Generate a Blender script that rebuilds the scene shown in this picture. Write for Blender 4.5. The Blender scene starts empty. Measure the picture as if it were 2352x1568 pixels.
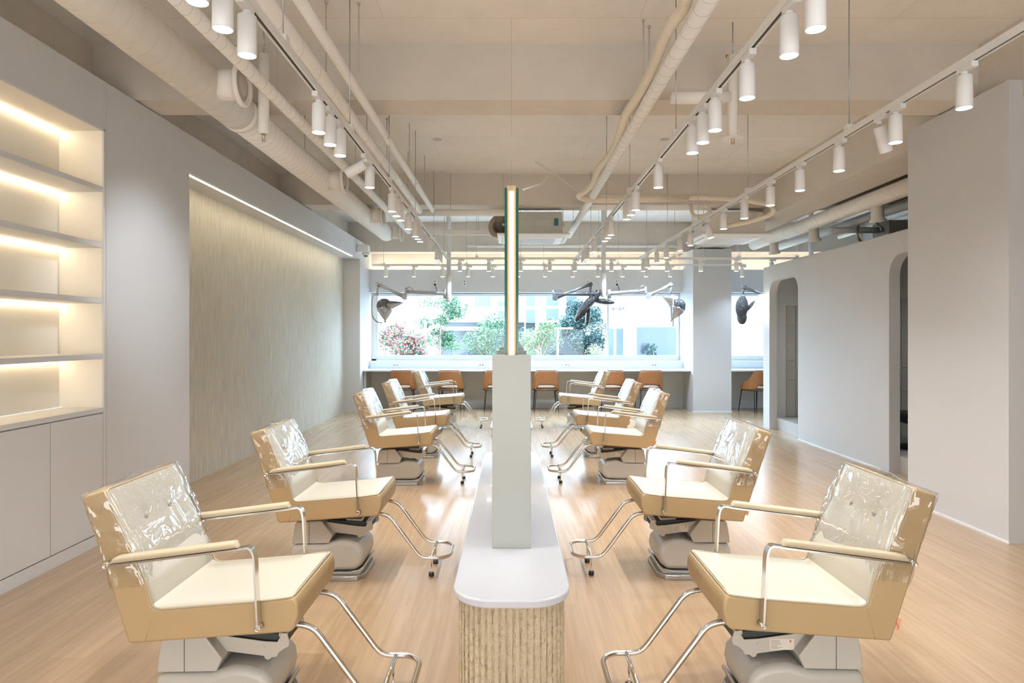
import bpy, bmesh, math, random
from mathutils import Vector, Matrix

S = bpy.context.scene
COL = S.collection
R = math.radians
PI = math.pi
F = 1480.0          # focal length in photo pixels, 2352 wide
H = 1.5             # eye height

# ------------------------------------------------------------------ camera
cam = bpy.data.cameras.new('camera')
cam.sensor_width = 36.0
cam.lens = F / 2352 * 36.0
cam.shift_x = 1.0 / 2352
cam.shift_y = -14.0 / 2352
cam.clip_start = 0.05
cam.clip_end = 300
co = bpy.data.objects.new('camera', cam)
co.location = (0, 0, H)
co.rotation_euler = (PI / 2, 0, 0)
COL.objects.link(co)
S.camera = co

# ------------------------------------------------------------------ sky, sun, exposure
W = bpy.data.worlds.new('sky')
S.world = W
W.use_nodes = True
bg = W.node_tree.nodes['Background']
bg.inputs[0].default_value = (0.56, 0.78, 1.0, 1)
bg.inputs[1].default_value = 10.0
sun = bpy.data.lights.new('sun', 'SUN')
sun.energy = 6.0
sun.angle = R(1)
sun.color = (1, 0.97, 0.92)
so = bpy.data.objects.new('sun', sun)
so.rotation_euler = (R(42), 0, R(-35))
so.location = (0, -5, 20)
COL.objects.link(so)
SPOT_W = 26.0
S.view_settings.view_transform = 'Standard'
S.view_settings.look = 'None'
S.view_settings.gamma = 1
S.view_settings.exposure = 1.08
S.cycles.use_denoising = True
S.cycles.max_bounces = 8
S.cycles.transparent_max_bounces = 16
S.cycles.sample_clamp_indirect = 6
S.cycles.caustics_reflective = False
S.cycles.blur_glossy = 1.0


def area(name, loc, rot, sx, sy, power, col):
    l = bpy.data.lights.new(name, 'AREA')
    l.shape = 'RECTANGLE'
    l.size = sx
    l.size_y = sy
    l.energy = power
    l.color = col
    o = bpy.data.objects.new(name, l)
    o.location = loc
    o.rotation_euler = rot
    COL.objects.link(o)
    return o


# added fill light behind the camera, tilted up to brighten the ceiling
area('rear_fill_light', (0.3, -2.35, 1.3), (R(118), 0, 0), 6.0, 2.4, 130, (0.95, 0.98, 1.0))

# ------------------------------------------------------------------ materials
MATS = {}


def mat(name, col, rough=0.5, metal=0.0, var=0.0, vscale=5.0, vstretch=(1, 1, 1), bump=0.0, bscale=40.0,
        bstretch=(1, 1, 1), emit=None, estr=0.0, coat=0.0, spec=0.5, col2=None, joint=False):
    m = bpy.data.materials.new(name)
    m.use_nodes = True
    nt = m.node_tree
    b = nt.nodes['Principled BSDF']
    b.inputs['Base Color'].default_value = (*col, 1)
    b.inputs['Roughness'].default_value = rough
    b.inputs['Metallic'].default_value = metal
    b.inputs['Coat Weight'].default_value = coat
    b.inputs['Specular IOR Level'].default_value = spec
    if emit:
        b.inputs['Emission Color'].default_value = (*emit, 1)
        b.inputs['Emission Strength'].default_value = estr
    tc = nt.nodes.new('ShaderNodeTexCoord')
    if var > 0:
        mp = nt.nodes.new('ShaderNodeMapping')
        mp.inputs['Scale'].default_value = vstretch
        nz = nt.nodes.new('ShaderNodeTexNoise')
        nz.inputs['Scale'].default_value = vscale
        nz.inputs['Detail'].default_value = 6
        nz.inputs['Roughness'].default_value = 0.65
        rp = nt.nodes.new('ShaderNodeValToRGB')
        c2 = col2 if col2 else tuple(c * (1 - var) for c in col)
        rp.color_ramp.elements[0].position = 0.3
        rp.color_ramp.elements[0].color = (*c2, 1)
        rp.color_ramp.elements[1].position = 0.7
        rp.color_ramp.elements[1].color = (*col, 1)
        nt.links.new(tc.outputs['Object'], mp.inputs[0])
        nt.links.new(mp.outputs[0], nz.inputs['Vector'])
        nt.links.new(nz.outputs['Fac'], rp.inputs[0])
        src = rp.outputs[0]
        if joint:
            bk = nt.nodes.new('ShaderNodeTexBrick')
            bk.inputs['Scale'].default_value = 1.0
            bk.inputs['Brick Width'].default_value = 1.85
            bk.inputs['Row Height'].default_value = 0.93
            bk.inputs['Mortar Size'].default_value = 0.0035
            bk.inputs['Color1'].default_value = (1, 1, 1, 1)
            bk.inputs['Color2'].default_value = (0.965, 0.965, 0.965, 1)
            bk.inputs['Mortar'].default_value = (0.84, 0.82, 0.80, 1)
            nt.links.new(tc.outputs['Object'], bk.inputs['Vector'])
            mm = nt.nodes.new('ShaderNodeMix')
            mm.data_type = 'RGBA'
            mm.blend_type = 'MULTIPLY'
            mm.inputs[0].default_value = 1.0
            nt.links.new(src, mm.inputs[6])
            nt.links.new(bk.outputs['Color'], mm.inputs[7])
            src = mm.outputs[2]
        nt.links.new(src, b.inputs['Base Color'])
    if bump > 0:
        mp2 = nt.nodes.new('ShaderNodeMapping')
        mp2.inputs['Scale'].default_value = bstretch
        n2 = nt.nodes.new('ShaderNodeTexNoise')
        n2.inputs['Scale'].default_value = bscale
        n2.inputs['Detail'].default_value = 5
        bp = nt.nodes.new('ShaderNodeBump')
        bp.inputs['Strength'].default_value = bump
        bp.inputs['Distance'].default_value = 0.02
        nt.links.new(tc.outputs['Object'], mp2.inputs[0])
        nt.links.new(mp2.outputs[0], n2.inputs['Vector'])
        nt.links.new(n2.outputs['Fac'], bp.inputs['Height'])
        nt.links.new(bp.outputs[0], b.inputs['Normal'])
    MATS[name] = m
    return m


def emis(name, col, s):
    m = bpy.data.materials.new(name)
    m.use_nodes = True
    nt = m.node_tree
    nt.nodes.clear()
    e = nt.nodes.new('ShaderNodeEmission')
    e.inputs[0].default_value = (*col, 1)
    e.inputs[1].default_value = s
    o = nt.nodes.new('ShaderNodeOutputMaterial')
    nt.links.new(e.outputs[0], o.inputs[0])
    MATS[name] = m
    return m


WHITE = mat('painted_white_wall', (0.60, 0.60, 0.60), 0.75, bump=0.06, bscale=25)
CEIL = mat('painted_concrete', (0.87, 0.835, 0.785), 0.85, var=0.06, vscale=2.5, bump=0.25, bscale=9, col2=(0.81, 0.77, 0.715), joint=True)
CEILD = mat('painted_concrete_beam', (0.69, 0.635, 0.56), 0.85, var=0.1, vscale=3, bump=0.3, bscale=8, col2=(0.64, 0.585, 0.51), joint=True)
GREYW = mat('pale_grey_paint', (0.66, 0.68, 0.69), 0.7)
PIPE = mat('cream_pipe_wrap', (0.86, 0.825, 0.765), 0.6, bump=0.15, bscale=14)
PIPED = mat('pipe_seam', (0.55, 0.51, 0.46), 0.7)
TUBEC = mat('yellowed_tube_wrap', (0.80, 0.72, 0.58), 0.6, bump=0.5, bscale=22)
LAMPW = mat('lamp_white_metal', (0.84, 0.83, 0.82), 0.5)
RAILW = mat('rail_white', (0.82, 0.80, 0.77), 0.4)
DARK = mat('dark_slot', (0.06, 0.06, 0.055), 0.6)
BLACK = mat('black_plastic', (0.02, 0.02, 0.022), 0.4)
STEEL = mat('steel', (0.45, 0.45, 0.45), 0.35, metal=0.9)
CHROME = mat('brushed_chrome', (0.72, 0.70, 0.67), 0.16, metal=1.0)
TAN = mat('tan_leather', (0.49, 0.345, 0.18), 0.42, bump=0.05, bscale=120, spec=0.4)
CREAM = mat('cream_leather', (0.575, 0.53, 0.435), 0.34, bump=0.05, bscale=90, spec=0.4)
PADC = mat('arm_pad_leather', (0.52, 0.43, 0.295), 0.42)
BASEG = mat('base_grey_plastic', (0.53, 0.505, 0.455), 0.38)
ARMG = mat('arm_grey_metal', (0.58, 0.54, 0.47), 0.42, metal=0.15)
PLATE = mat('base_plate_steel', (0.5, 0.5, 0.49), 0.3, metal=0.75)
LABEL = mat('paper_label', (0.78, 0.72, 0.62), 0.6)
INK = mat('ink', (0.12, 0.10, 0.09), 0.7)
REDINK = mat('red_ink', (0.72, 0.10, 0.06), 0.6)
TAGC = mat('orange_tag_cloth', (0.80, 0.42, 0.26), 0.8)
QUARTZ = mat('white_quartz', (0.55, 0.56, 0.60), 0.12, coat=0.3)
PLASTER = mat('fluted_plaster', (0.60, 0.49, 0.335), 0.9, var=0.12, vscale=30, bump=0.9, bscale=45)
PIERM = mat('sage_grey_lacquer', (0.39, 0.40, 0.365), 0.35)
MIRROR = mat('mirror', (0.92, 0.95, 0.94), 0.01, metal=1.0)
GREEN = mat('mirror_green_edge', (0.01, 0.13, 0.085), 0.15)
BIRCH = mat('birch_edge', (0.66, 0.46, 0.28), 0.5, var=0.2, vscale=60, vstretch=(1, 1, 0.05))
LEDW = emis('warm_led', (1.0, 0.84, 0.60), 16.0)
LEDV = emis('valance_led', (1.0, 0.84, 0.62), 16.0)
LEDM = emis('mirror_led', (1.0, 0.80, 0.55), 3.2)
LEDS = emis('shelf_led', (1.0, 0.78, 0.50), 15.0)
LENS = emis('lamp_lens_glow', (1.0, 0.97, 0.93), 14.0)
SCON = emis('sconce_glow', (1.0, 0.96, 0.92), 2.0)
SHELF = mat('shelf_cream', (0.80, 0.765, 0.70), 0.45)
CABW = mat('cabinet_white', (0.64, 0.64, 0.64), 0.45)
WOODC = mat('oak_veneer_shell', (0.40, 0.165, 0.055), 0.45, var=0.3, vscale=14, vstretch=(6, 6, 0.6), coat=0.15)
CUSH = mat('ivory_cushion', (0.80, 0.72, 0.61), 0.6)
ACW = mat('ac_white', (0.82, 0.80, 0.77), 0.45)
ACB = mat('ac_body_grey', (0.50, 0.50, 0.45), 0.5)
ACC = mat('ac_body_cream', (0.72, 0.68, 0.60), 0.55)
GRILL = mat('ac_grille', (0.35, 0.36, 0.36), 0.6)
POST = mat('post_white', (0.76, 0.76, 0.76), 0.5)
DRYD = mat('dryer_charcoal', (0.10, 0.11, 0.12), 0.12, spec=0.7)
DRYS = mat('dryer_silver', (0.48, 0.49, 0.51), 0.22, metal=0.5)
DRYB = mat('bubble_wrapped_black', (0.05, 0.05, 0.055), 0.25, bump=1.0, bscale=70)
FRAMEB = mat('window_frame_white', (0.74, 0.78, 0.82), 0.4)
OUTL = mat('outlet_white', (0.85, 0.84, 0.82), 0.35)
TAPE = mat('orange_sticker', (0.85, 0.40, 0.02), 0.6)
TILE = mat('grey_tile', (0.42, 0.42, 0.39), 0.3)
SHAMPW = mat('shampoo_room_wall', (0.55, 0.53, 0.49), 0.7)  # even warm grey of the shampoo rooms, also used for a panel seam
BARM = mat('bar_white', (0.78, 0.80, 0.82), 0.3)
BARG = mat('bar_front_grey', (0.56, 0.565, 0.55), 0.6)

# floor: long oak boards running away from the camera
FLOOR = bpy.data.materials.new('oak_floor_boards')
FLOOR.use_nodes = True
nt = FLOOR.node_tree
b = nt.nodes['Principled BSDF']
tc = nt.nodes.new('ShaderNodeTexCoord')
mp = nt.nodes.new('ShaderNodeMapping')
mp.inputs['Rotation'].default_value = (0, 0, R(90))
br = nt.nodes.new('ShaderNodeTexBrick')
br.inputs['Scale'].default_value = 1.0
br.inputs['Mortar Size'].default_value = 0.0016
br.inputs['Mortar Smooth'].default_value = 1.0
br.inputs['Brick Width'].default_value = 1.2
br.inputs['Row Height'].default_value = 0.18
br.inputs['Color1'].default_value = (0.465, 0.325, 0.20, 1)
br.inputs['Color2'].default_value = (0.425, 0.29, 0.175, 1)
br.inputs['Mortar'].default_value = (0.38, 0.26, 0.155, 1)
nt.links.new(tc.outputs['Object'], mp.inputs[0])
nt.links.new(mp.outputs[0], br.inputs['Vector'])
mp2 = nt.nodes.new('ShaderNodeMapping')
mp2.inputs['Scale'].default_value = (17, 0.9, 1)
nz = nt.nodes.new('ShaderNodeTexNoise')
nz.inputs['Scale'].default_value = 1.6
nz.inputs['Detail'].default_value = 2.5
nz.inputs['Roughness'].default_value = 0.62
nz.inputs['Distortion'].default_value = 0.6
nt.links.new(tc.outputs['Object'], mp2.inputs[0])
nt.links.new(mp2.outputs[0], nz.inputs['Vector'])
rp = nt.nodes.new('ShaderNodeValToRGB')
rp.color_ramp.elements[0].position = 0.32
rp.color_ramp.elements[0].color = (0.87, 0.845, 0.82, 1)
rp.color_ramp.elements[1].position = 0.66
rp.color_ramp.elements[1].color = (1.05, 1.05, 1.05, 1)
nt.links.new(nz.outputs['Fac'], rp.inputs[0])
mx = nt.nodes.new('ShaderNodeMix')
mx.data_type = 'RGBA'
mx.blend_type = 'MULTIPLY'
mx.inputs[0].default_value = 1.0
nt.links.new(br.outputs['Color'], mx.inputs[6])
nt.links.new(rp.outputs[0], mx.inputs[7])
nt.links.new(mx.outputs[2], b.inputs['Base Color'])
b.inputs['Roughness'].default_value = 0.26
b.inputs['Coat Weight'].default_value = 0.45
b.inputs['Coat Roughness'].default_value = 0.2
b.inputs['Specular IOR Level'].default_value = 0.5

# striated plaster feature wall
FEAT = bpy.data.materials.new('striated_plaster')
FEAT.use_nodes = True
nt = FEAT.node_tree
b = nt.nodes['Principled BSDF']
tc = nt.nodes.new('ShaderNodeTexCoord')
mp = nt.nodes.new('ShaderNodeMapping')
mp.inputs['Scale'].default_value = (1, 34, 1.6)
nz = nt.nodes.new('ShaderNodeTexNoise')
nz.inputs['Scale'].default_value = 2.2
nz.inputs['Detail'].default_value = 9
nz.inputs['Roughness'].default_value = 0.72
nt.links.new(tc.outputs['Object'], mp.inputs[0])
nt.links.new(mp.outputs[0], nz.inputs['Vector'])
rp = nt.nodes.new('ShaderNodeValToRGB')
rp.color_ramp.elements[0].position = 0.34
rp.color_ramp.elements[0].color = (0.44, 0.415, 0.345, 1)
rp.color_ramp.elements[1].position = 0.62
rp.color_ramp.elements[1].color = (0.66, 0.625, 0.53, 1)
nt.links.new(nz.outputs['Fac'], rp.inputs[0])
nt.links.new(rp.outputs[0], b.inputs['Base Color'])
b.inputs['Roughness'].default_value = 0.75
bp = nt.nodes.new('ShaderNodeBump')
bp.inputs['Strength'].default_value = 0.55
bp.inputs['Distance'].default_value = 0.01
nt.links.new(nz.outputs['Fac'], bp.inputs['Height'])
nt.links.new(bp.outputs[0], b.inputs['Normal'])


def clear_mat(name, tint, base, bump=0.0, bscale=8.0, rough=0.02, ior=1.45):
    m = bpy.data.materials.new(name)
    m.use_nodes = True
    nt = m.node_tree
    nt.nodes.clear()
    tr = nt.nodes.new('ShaderNodeBsdfTransparent')
    tr.inputs[0].default_value = (*tint, 1)
    gl = nt.nodes.new('ShaderNodeBsdfGlossy')
    gl.inputs['Roughness'].default_value = rough
    fr = nt.nodes.new('ShaderNodeLayerWeight')
    fr.inputs['Blend'].default_value = 0.5
    pw = nt.nodes.new('ShaderNodeMath')
    pw.operation = 'POWER'
    pw.inputs[1].default_value = 4.0
    nt.links.new(fr.outputs['Facing'], pw.inputs[0])
    ad = nt.nodes.new('ShaderNodeMath')
    ad.operation = 'ADD'
    ad.use_clamp = True
    ad.inputs[1].default_value = base
    ms = nt.nodes.new('ShaderNodeMixShader')
    o = nt.nodes.new('ShaderNodeOutputMaterial')
    nt.links.new(pw.outputs[0], ad.inputs[0])
    nt.links.new(ad.outputs[0], ms.inputs[0])
    nt.links.new(tr.outputs[0], ms.inputs[1])
    nt.links.new(gl.outputs[0], ms.inputs[2])
    nt.links.new(ms.outputs[0], o.inputs[0])
    if bump > 0:
        tc = nt.nodes.new('ShaderNodeTexCoord')
        nz = nt.nodes.new('ShaderNodeTexNoise')
        nz.inputs['Scale'].default_value = bscale
        nz.inputs['Detail'].default_value = 2.5
        nz.inputs['Distortion'].default_value = 1.2
        bp = nt.nodes.new('ShaderNodeBump')
        bp.inputs['Strength'].default_value = bump
        bp.inputs['Distance'].default_value = 0.03
        nt.links.new(tc.outputs['Object'], nz.inputs['Vector'])
        nt.links.new(nz.outputs['Fac'], bp.inputs['Height'])
        nt.links.new(bp.outputs[0], gl.inputs['Normal'])
        nt.links.new(bp.outputs[0], fr.inputs['Normal'])
    return m


FILM = clear_mat('clear_plastic_cover', (0.985, 0.985, 0.985), 0.10, bump=0.6, bscale=5, rough=0.035)
GLASS = clear_mat('window_glass', (0.97, 0.99, 1.0), 0.02)

# ------------------------------------------------------------------ mesh helpers


class MB:
    def __init__(s):
        s.bm = bmesh.new()
        s.mi = 0

    def face(s, vs):
        try:
            f = s.bm.faces.new(vs)
            f.material_index = s.mi
            return f
        except ValueError:
            return None

    def box(s, x0, x1, y0, y1, z0, z1):
        v = [s.bm.verts.new((x, y, z)) for z in (z0, z1) for y in (y0, y1) for x in (x0, x1)]
        for q in ((0, 2, 3, 1), (4, 5, 7, 6), (0, 1, 5, 4), (2, 6, 7, 3), (0, 4, 6, 2), (1, 3, 7, 5)):
            s.face([v[i] for i in q])
        return s

    def prism(s, pts, a0, a1, axis='y'):
        """polygon pts in the plane across axis, extruded a0..a1"""
        def P(p, a):
            if axis == 'y':
                return (p[0], a, p[1])
            if axis == 'x':
                return (a, p[0], p[1])
            return (p[0], p[1], a)
        A = [s.bm.verts.new(P(p, a0)) for p in pts]
        B = [s.bm.verts.new(P(p, a1)) for p in pts]
        n = len(pts)
        s.face(A[::-1])
        s.face(B)
        for i in range(n):
            s.face([A[i], A[(i + 1) % n], B[(i + 1) % n], B[i]])
        return s

    def tube(s, path, r, seg=10, closed=False, caps=True, radii=None):
        P = [Vector(p) for p in path]
        n = len(P)
        rings = []
        up = None
        for i in range(n):
            if closed:
                t = (P[(i + 1) % n] - P[i - 1]).normalized()
            else:
                t = (P[min(i + 1, n - 1)] - P[max(i - 1, 0)]).normalized()
            if up is None:
                ref = Vector((0, 0, 1)) if abs(t.z) < 0.9 else Vector((1, 0, 0))
                up = (ref - t * ref.dot(t)).normalized()
            else:
                up = up - t * up.dot(t)
                if up.length < 1e-5:
                    up = t.orthogonal()
                up.normalize()
            sd = t.cross(up)
            rr = radii[i] if radii else r
            rings.append([s.bm.verts.new(P[i] + (up * math.cos(a) + sd * math.sin(a)) * rr)
                          for a in [2 * PI * k / seg for k in range(seg)]])
        m = n if closed else n - 1
        for i in range(m):
            A, B = rings[i], rings[(i + 1) % n]
            for k in range(seg):
                f = s.face([A[k], A[(k + 1) % seg], B[(k + 1) % seg], B[k]])
                if f:
                    f.smooth = True
        if caps and not closed:
            s.face(rings[0][::-1])
            s.face(rings[-1])
        return s

    def lathe(s, prof, origin=(0, 0, 0), axis='z', seg=24, smooth=True, cap=True):
        """prof: (radius, along)"""
        O = Vector(origin)

        def P(r, a, h):
            c, d = r * math.cos(a), r * math.sin(a)
            if axis == 'z':
                return O + Vector((c, d, h))
            if axis == 'x':
                return O + Vector((h, c, d))
            return O + Vector((d, h, c))
        rings = []
        for r, h in prof:
            rings.append([s.bm.verts.new(P(max(r, 1e-4), 2 * PI * k / seg, h)) for k in range(seg)])
        for i in range(len(rings) - 1):
            for k in range(seg):
                f = s.face([rings[i][k], rings[i][(k + 1) % seg], rings[i + 1][(k + 1) % seg], rings[i + 1][k]])
                if f:
                    f.smooth = smooth
        if cap:
            s.face(rings[0][::-1])
            s.face(rings[-1])
        return s

    def grid(s, fn, nu, nv, closed_u=False, smooth=True):
        V = [[s.bm.verts.new(fn(i / nu, j / nv)) for j in range(nv + 1)] for i in range(nu + (0 if closed_u else 1))]
        for i in range(nu):
            for j in range(nv):
                A = V[i]
                B = V[(i + 1) % len(V)] if closed_u else V[i + 1]
                f = s.face([A[j], B[j], B[j + 1], A[j + 1]])
                if f:
                    f.smooth = smooth
        return V

    def ball(s, c, rx, ry, rz, nu=20, nv=12):
        C = Vector(c)
        s.grid(lambda u, v: C + Vector((rx * math.cos(2 * PI * u) * math.sin(PI * (0.001 + 0.998 * v)),
                                        ry * math.sin(2 * PI * u) * math.sin(PI * (0.001 + 0.998 * v)),
                                        rz * math.cos(PI * (0.001 + 0.998 * v)))), nu, nv, closed_u=True)
        return s

    def ribbon(s, path, half, th, axis_y):
        """flat bar following an xz path, lying across y"""
        n = len(path)
        rings = []
        for i in range(n):
            p0 = path[max(i - 1, 0)]
            p1 = path[min(i + 1, n - 1)]
            t = Vector((p1[0] - p0[0], 0, p1[1] - p0[1])).normalized()
            nn = Vector((-t.z, 0, t.x))
            c = Vector((path[i][0], axis_y, path[i][1]))
            rings.append([s.bm.verts.new(c + nn * a + Vector((0, w, 0)))
                          for a, w in ((-th, -half), (-th, half), (th, half), (th, -half))])
        for i in range(n - 1):
            for k in range(4):
                s.face([rings[i][k], rings[i][(k + 1) % 4], rings[i + 1][(k + 1) % 4], rings[i + 1][k]])
        s.face(rings[0][::-1])
        s.face(rings[-1])
        return s

    def build(s, name, m, parent=None, bevel=0.0, bseg=2, smooth=False, loc=None):
        bmesh.ops.recalc_face_normals(s.bm, faces=s.bm.faces)
        me = bpy.data.meshes.new(name)
        s.bm.to_mesh(me)
        s.bm.free()
        for q in (m if isinstance(m, (list, tuple)) else [m]):
            me.materials.append(q)
        if smooth:
            for p in me.polygons:
                p.use_smooth = True
        o = bpy.data.objects.new(name, me)
        COL.objects.link(o)
        if parent is not None:
            o.parent = parent
        if loc is not None:
            o.location = loc
        if bevel > 0:
            bv = o.modifiers.new('bevel', 'BEVEL')
            bv.width = bevel
            bv.segments = bseg
            bv.limit_method = 'ANGLE'
            bv.angle_limit = R(35)
            bv.harden_normals = False
            for p in me.polygons:
                p.use_smooth = True
            me.set_sharp_from_angle(angle=R(40))
        return o


def smooth_path(pts, r=0.03, n=5):
    """round the corners of a polyline"""
    P = [Vector(p) for p in pts]
    out = [P[0]]
    for i in range(1, len(P) - 1):
        a, b_, c = P[i - 1], P[i], P[i + 1]
        d0 = min(r, (a - b_).length * 0.45)
        d1 = min(r, (c - b_).length * 0.45)
        s0 = b_ + (a - b_).normalized() * d0
        s1 = b_ + (c - b_).normalized() * d1
        for k in range(n + 1):
            t = k / n
            out.append(s0 * (1 - t) ** 2 + b_ * 2 * t * (1 - t) + s1 * t * t)
    out.append(P[-1])
    return out


def smooth_loop(pts, r=0.03, n=5):
    P = [Vector(p) for p in pts]
    out = []
    m = len(P)
    for i in range(m):
        a, b_, c = P[i - 1], P[i], P[(i + 1) % m]
        d0 = min(r, (a - b_).length * 0.48)
        d1 = min(r, (c - b_).length * 0.48)
        s0 = b_ + (a - b_).normalized() * d0
        s1 = b_ + (c - b_).normalized() * d1
        for k in range(n + 1):
            t = k / n
            out.append(s0 * (1 - t) ** 2 + b_ * 2 * t * (1 - t) + s1 * t * t)
    return out


def tag(o, label=None, cat=None, group=None, kind=None):
    if label:
        o['label'] = label
    if cat:
        o['category'] = cat
    if group:
        o['group'] = group
    if kind:
        o['kind'] = kind
    return o


def empty(name, loc=(0, 0, 0), rz=0.0, label=None, cat=None, group=None):
    o = bpy.data.objects.new(name, None)
    o.empty_display_size = 0.1
    COL.objects.link(o)
    o.location = loc
    o.rotation_euler = (0, 0, rz)
    return tag(o, label, cat, group)


def copy_tree(o, parent=None):
    c = o.copy()
    COL.objects.link(c)
    c.parent = parent
    for ch in list(o.children):
        copy_tree(ch, c)
    return c


def struct(o):
    o['kind'] = 'structure'
    return o


def sbox(name, m, *b, bevel=0.0):
    return struct(MB().box(*b).build(name, m, bevel=bevel))


ORD = ['first', 'second', 'third', 'fourth', 'fifth', 'sixth', 'seventh', 'eighth', 'ninth', 'tenth', 'eleventh',
       'twelfth', 'thirteenth', 'fourteenth', 'fifteenth', 'sixteenth', 'seventeenth', 'eighteenth', 'nineteenth']

# ================================================================== ROOM
XR = 7.2
ZS = 3.79
sbox('floor', FLOOR, -3.4, XR, -2.6, 14.0, -0.12, 0.0)
sbox('ceiling', CEIL, -3.6, XR, -2.6, 14.0, ZS, ZS + 0.2)
ZB = 3.355


def beam(name, y0, y1, z0, x0=-3.4, x1=XR):
    return sbox(name, CEILD, x0, x1, y0, y1, z0, ZS)


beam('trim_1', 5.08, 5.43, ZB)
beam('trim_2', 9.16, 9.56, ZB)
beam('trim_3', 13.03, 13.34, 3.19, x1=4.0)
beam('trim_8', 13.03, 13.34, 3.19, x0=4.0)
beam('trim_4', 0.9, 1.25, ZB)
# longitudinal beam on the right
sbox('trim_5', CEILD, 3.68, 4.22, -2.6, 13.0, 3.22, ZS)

# left side: rough concrete wall behind, white wall in front
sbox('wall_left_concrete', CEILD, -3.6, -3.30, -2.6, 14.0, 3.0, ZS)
XL = -2.95
w = MB()
w.box(-3.30, XL, -2.6, 0.9, 0, 3.34)
w.box(-3.30, XL, 0.9, 4.67, 2.99, 3.34)
w.box(-3.30, XL, 4.67, 5.90, 0, 3.34)
w.box(-3.30, XL, 5.90, 12.54, 2.99, 3.34)
w.box(-3.30, XL, 12.54, 13.36, 0, 3.34)
struct(w.build('wall_left', WHITE))
sbox('wall_left_plaster', FEAT, -3.6, -3.26, 5.90, 12.54, 0, 2.99)
sbox('trim_6', SHAMPW, XL - 0.001, XL + 0.002, 4.685, 4.689, 0.0, 3.33)
sbox('baseboard_left', WHITE, XL, XL + 0.012, 4.67, 5.90, 0, 0.02)
# cove light along the lintel
c = empty('cove_light', (-2.99, 5.95, 2.985), 0, 'warm linear light set under the long lintel above the striated plaster wall', 'light strip')
MB().box(-0.012, 0.012, 0, 6.1, -0.003, 0.002).build('diffuser', LEDW, c)
MB().box(-0.02, 0.02, -0.02, 6.12, 0.0, 0.004).build('channel', RAILW, c)

# solid back wall (behind the camera)
w = MB()
w.box(-3.4, -2.9, -2.8, -2.6, 0, ZS)
w.box(3.5, XR, -2.8, -2.6, 0, ZS)
w.box(-2.9, 3.5, -2.8, -2.6, 0, ZS)
struct(w.build('wall_back', WHITE))
sbox('wall_right', WHITE, XR - 0.1, XR + 0.1, -2.8, 14.0, 0, ZS)

# window wall
YW = 13.35
w = MB()
w.box(-3.4, XR, YW, YW + 0.10, 0, 0.80)
struct(w.build('wall_window_lower', BARG))
w = MB()
w.box(-2.99, XR, YW, YW + 0.25, 0.80, 0.968)
struct(w.build('wall_window_ledge', FRAMEB))
w = MB()
w.box(-3.4, XR, 13.70, 13.85, 2.38, ZS)
w.box(-3.4, -2.86, 13.60, 13.85, 0, 2.38)
w.box(-3.4, -2.95, 13.36, 13.60, 0, 3.34)
w.box(3.55, 4.38, 13.60, 13.85, 0, 2.38)
w.box(6.6, XR, 13.60, 13.85, 0, 2.38)
w.box(-3.4, XR, 13.60, 13.85, 0, 1.00)
struct(w.build('wall_front', CEIL))
# valance board with cove light behind its top edge
struct(MB().box(-2.97, 3.60, 13.36, 13.39, 2.393, 2.87).build('trim_7', GREYW))
struct(MB().box(4.28, XR - 0.1, 13.36, 13.39, 2.393, 2.87).build('trim_9', GREYW))
struct(MB().box(-2.97, 3.60, 13.39, 13.70, 2.393, 2.41).box(4.28, XR - 0.1, 13.39, 13.70, 2.393, 2.41).build('trim_10', GREYW))
c = empty('valance_light', (-2.9, 13.42, 2.865), 0, 'warm hidden light strip glowing above the grey valance over the wide window', 'light strip')
MB().box(0, 6.45, 0, 0.02, 0.0, 0.012).build('diffuser', LEDV, c)
c = empty('valance_light', (4.35, 13.42, 2.865), 0, 'warm hidden light strip above the valance right of the square column', 'light strip')
MB().box(0, 2.7, 0, 0.02, 0.0, 0.012).build('diffuser', LEDV, c)


def window(n, x0, x1, muls):
    r = empty('window_%d' % n, ((x0 + x1) / 2, 13.66, 1.0))
    r['kind'] = 'structure'
    cx = (x0 + x1) / 2
    m = MB()
    t = 0.055
    m.box(x0 - cx, x0 - cx + t, -0.05, 0.05, 0, 1.38)
    m.box(x1 - cx - t, x1 - cx, -0.05, 0.05, 0, 1.38)
    m.box(x0 - cx + t, x1 - cx - t, -0.05, 0.05, 0, 0.075)
    m.box(x0 - cx + t, x1 - cx - t, -0.05, 0.05, 1.33, 1.38)
    for q in muls:
        m.box(q - cx - 0.018, q - cx + 0.018, -0.02, 0.03, 0.07, 1.34)
    m.build('window_frame', FRAMEB, r)
    MB().box(x0 - cx + t, x1 - cx - t, -0.004, 0.004, 0.07, 1.34).build('pane', GLASS, r)


window(1, -2.88, 3.57, [2.04])
window(2, 4.36, 6.6, [])
sbox('trim_11', WHITE, 3.55, 4.30, 12.60, 13.70, 0, 3.19)
# column and its rounded base line
sbox('baseboard_column', BARM, 3.54, 4.31, 12.59, 12.60, 0, 0.02)

# bar counter along the window
r = empty('window_bar', (0, 13.1, 0), 0, 'long white bar worktop running under the wide window with grey end panel', 'counter')
MB().box(-2.985, 3.55, -0.33, 0.25, 0.785, 0.815).build('worktop', BARM, r, bevel=0.004)
MB().box(-2.94, -2.90, -0.28, 0.25, 0, 0.785).build('end_panel', BARG, r)
r = empty('window_bar', (5, 13.1, 0), 0, 'short white bar worktop right of the square column', 'counter')
MB().box(-0.70, 2.0, -0.33, 0.25, 0.785, 0.815).build('worktop', BARM, r, bevel=0.004)

# right hand plaster block
sbox('wall_right_block', WHITE, 3.58, XR - 0.1, 4.64, 5.82, 0, 3.34)
sbox('baseboard_right', BARM, 3.572, 3.58, 4.632, 5.82, 0, 0.016)
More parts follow.
